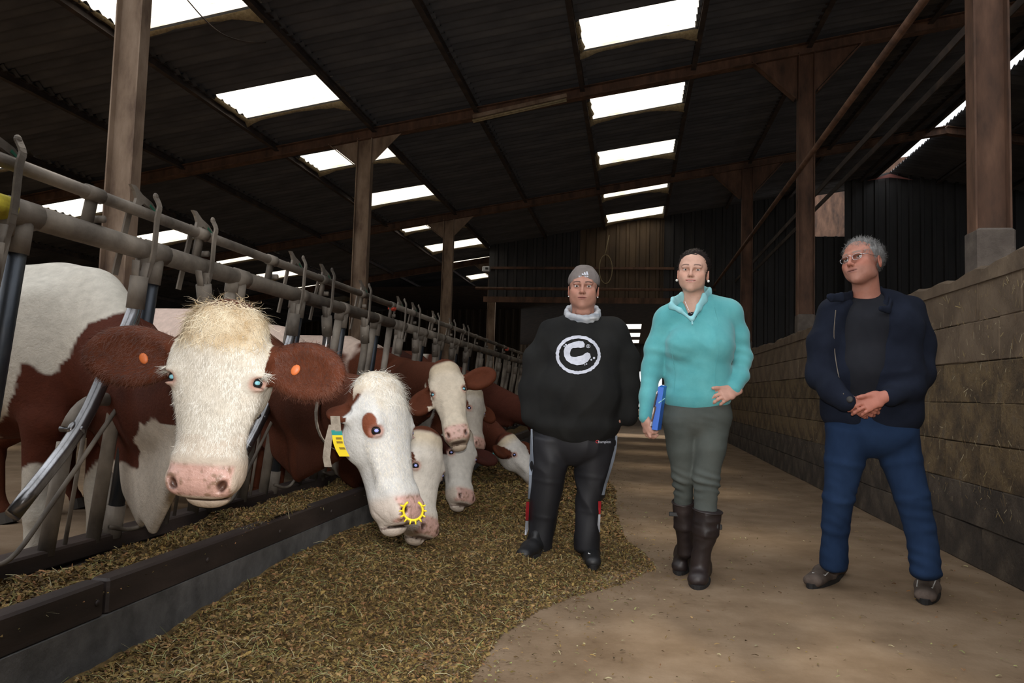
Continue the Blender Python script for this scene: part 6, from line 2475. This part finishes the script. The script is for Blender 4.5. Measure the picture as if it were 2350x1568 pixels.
def flakes(name, n, sampler, lmin, lmax, wmin, wmax, cols, seed, label, tilt=.5):
    r = np.random.RandomState(seed)
    x, y, z = sampler(r, n)
    n = len(x)
    a = r.rand(n) * 2 * math.pi
    L_ = lmin + (lmax - lmin) * r.rand(n) ** 2
    w = wmin + (wmax - wmin) * r.rand(n)
    ti = r.randn(n) * tilt
    d = np.stack([np.cos(a) * np.cos(ti), np.sin(a) * np.cos(ti), np.sin(ti)], 1)
    sd = np.stack([-np.sin(a), np.cos(a), r.randn(n) * .5], 1)
    sd /= np.linalg.norm(sd, axis=1, keepdims=True)
    c = np.stack([x, y, z], 1)
    up = np.array([0, 0, 1])
    p0, p1 = c - d * L_[:, None] / 2, c + d * L_[:, None] / 2
    md = c + up * (L_ * .12)[:, None]
    s_ = sd * w[:, None] / 2
    V = np.concatenate([p0 - s_, p0 + s_, md + s_, md - s_, p1 + s_ * .6, p1 - s_ * .6])
    k = np.arange(n)
    Q = np.concatenate([np.stack([k, n + k, 2 * n + k, 3 * n + k], 1), np.stack([3 * n + k, 2 * n + k, 4 * n + k, 5 * n + k], 1)])
    ci = r.randint(0, len(cols), n)
    cc = np.array(cols)[ci] * (.7 + .6 * r.rand(n, 1))
    o = np_mesh(name, V, Q, M['flake'], None, False, np.tile(cc, (6, 1)))
    o['kind'] = 'stuff'
    par = shelf_o if 'shelf' in name else heap_o if name != 'floor_litter' else None
    if par is not None:
        o.parent = par
    else:
        tag(o, label, 'litter')
    return o


FC_ = [(.15, .088, .022), (.21, .13, .036), (.28, .185, .055), (.10, .058, .018), (.18, .125, .032), (.32, .20, .08), (.12, .09, .022), (.26, .125, .05), (.065, .04, .013)]
SC_ = [(.34, .29, .14), (.28, .27, .10), (.42, .36, .20), (.22, .24, .08)]


def heap_s(y0, y1, zo=.004):
    def f_(r, n):
        y = y0 + (y1 - y0) * r.rand(n) ** 1.5
        e = np.interp(y, hy, hx)
        x = -1.58 + (e + .12 + 1.58) * r.rand(n)
        z = heap_z(x, y)
        z = np.maximum(z, .0) + zo * r.rand(n)
        return x, y, z
    return f_


flakes('silage_leaves', 90000, heap_s(1.4, 5.5), .008, .032, .003, .011, FC_, 1, 'short brown leaf flakes over the near silage heap')
flakes('silage_leaves', 30000, heap_s(5.0, 14), .02, .06, .006, .02, FC_, 2, 'brown leaf flakes over the far silage heap')
flakes('straw_stems', 4200, heap_s(1.4, 7, .012), .03, .10, .0015, .003, SC_, 3, 'pale thin stems scattered on the silage heap', .35)


def shelf_s(r, n):
    y = 1.5 + 8 * r.rand(n) ** 1.6
    x = -2.02 + .36 * r.rand(n)
    return x, y, shelf_z(x, y) + .003 + .006 * r.rand(n)


flakes('shelf_leaves', 26000, shelf_s, .008, .035, .003, .010, FC_, 4, 'brown leaf flakes on the feed shelf')
flakes('shelf_stems', 900, shelf_s, .03, .09, .0015, .003, SC_, 5, 'pale stems on the feed shelf')


def floor_s(r, n):
    y = 2.2 + 12 * r.rand(n) ** 1.7
    x = -.55 + 2.5 * r.rand(n)
    e = np.interp(y, hy, hx)
    k = r.rand(n) < np.clip(.10 + 1.6 * np.exp(-(x - e) / .22), 0, 1)
    k &= x > e - .05
    k |= r.rand(n) < .10 * np.clip((x - 1.3) / .6, 0, 1)
    return x[k], y[k], .005 + .004 * r.rand(k.sum())


flakes('floor_litter', 20000, floor_s, .006, .028, .002, .007, FC_ + SC_, 6, 'loose straw and leaf crumbs scattered on the lane floor', .15)


# straw stuck to the block wall
r = np.random.RandomState(8)
n = 2600
y = 2.6 + 9 * r.rand(n) ** 1.4
z = np.clip(.35 + 1.3 * r.rand(n), 0, 1.66)
a = r.randn(n) * .6
ln = .008 + .05 * r.rand(n) ** 2
d = np.stack([r.randn(n) * .1, np.sin(a), -np.cos(a)], 1)
w = (.0008 + .0018 * r.rand(n))[:, None]
c = np.stack([np.full(n, 1.990) - .004 * r.rand(n), y, z], 1)
sd = np.stack([np.zeros(n), np.cos(a), np.sin(a)], 1) * w
p0, p1 = c, c + d * ln[:, None]
V = np.concatenate([p0 - sd, p0 + sd, p1 + sd, p1 - sd])
k = np.arange(n)
cols = np.array([(.36, .27, .12), (.28, .20, .09), (.45, .38, .24), (.20, .13, .06)])[r.randint(0, 4, n)]
o = np_mesh('wall_straw', V, np.stack([k, n + k, 2 * n + k, 3 * n + k], 1), M['flake'], wr, False, np.tile(cols, (4, 1)))
o['kind'] = 'stuff'
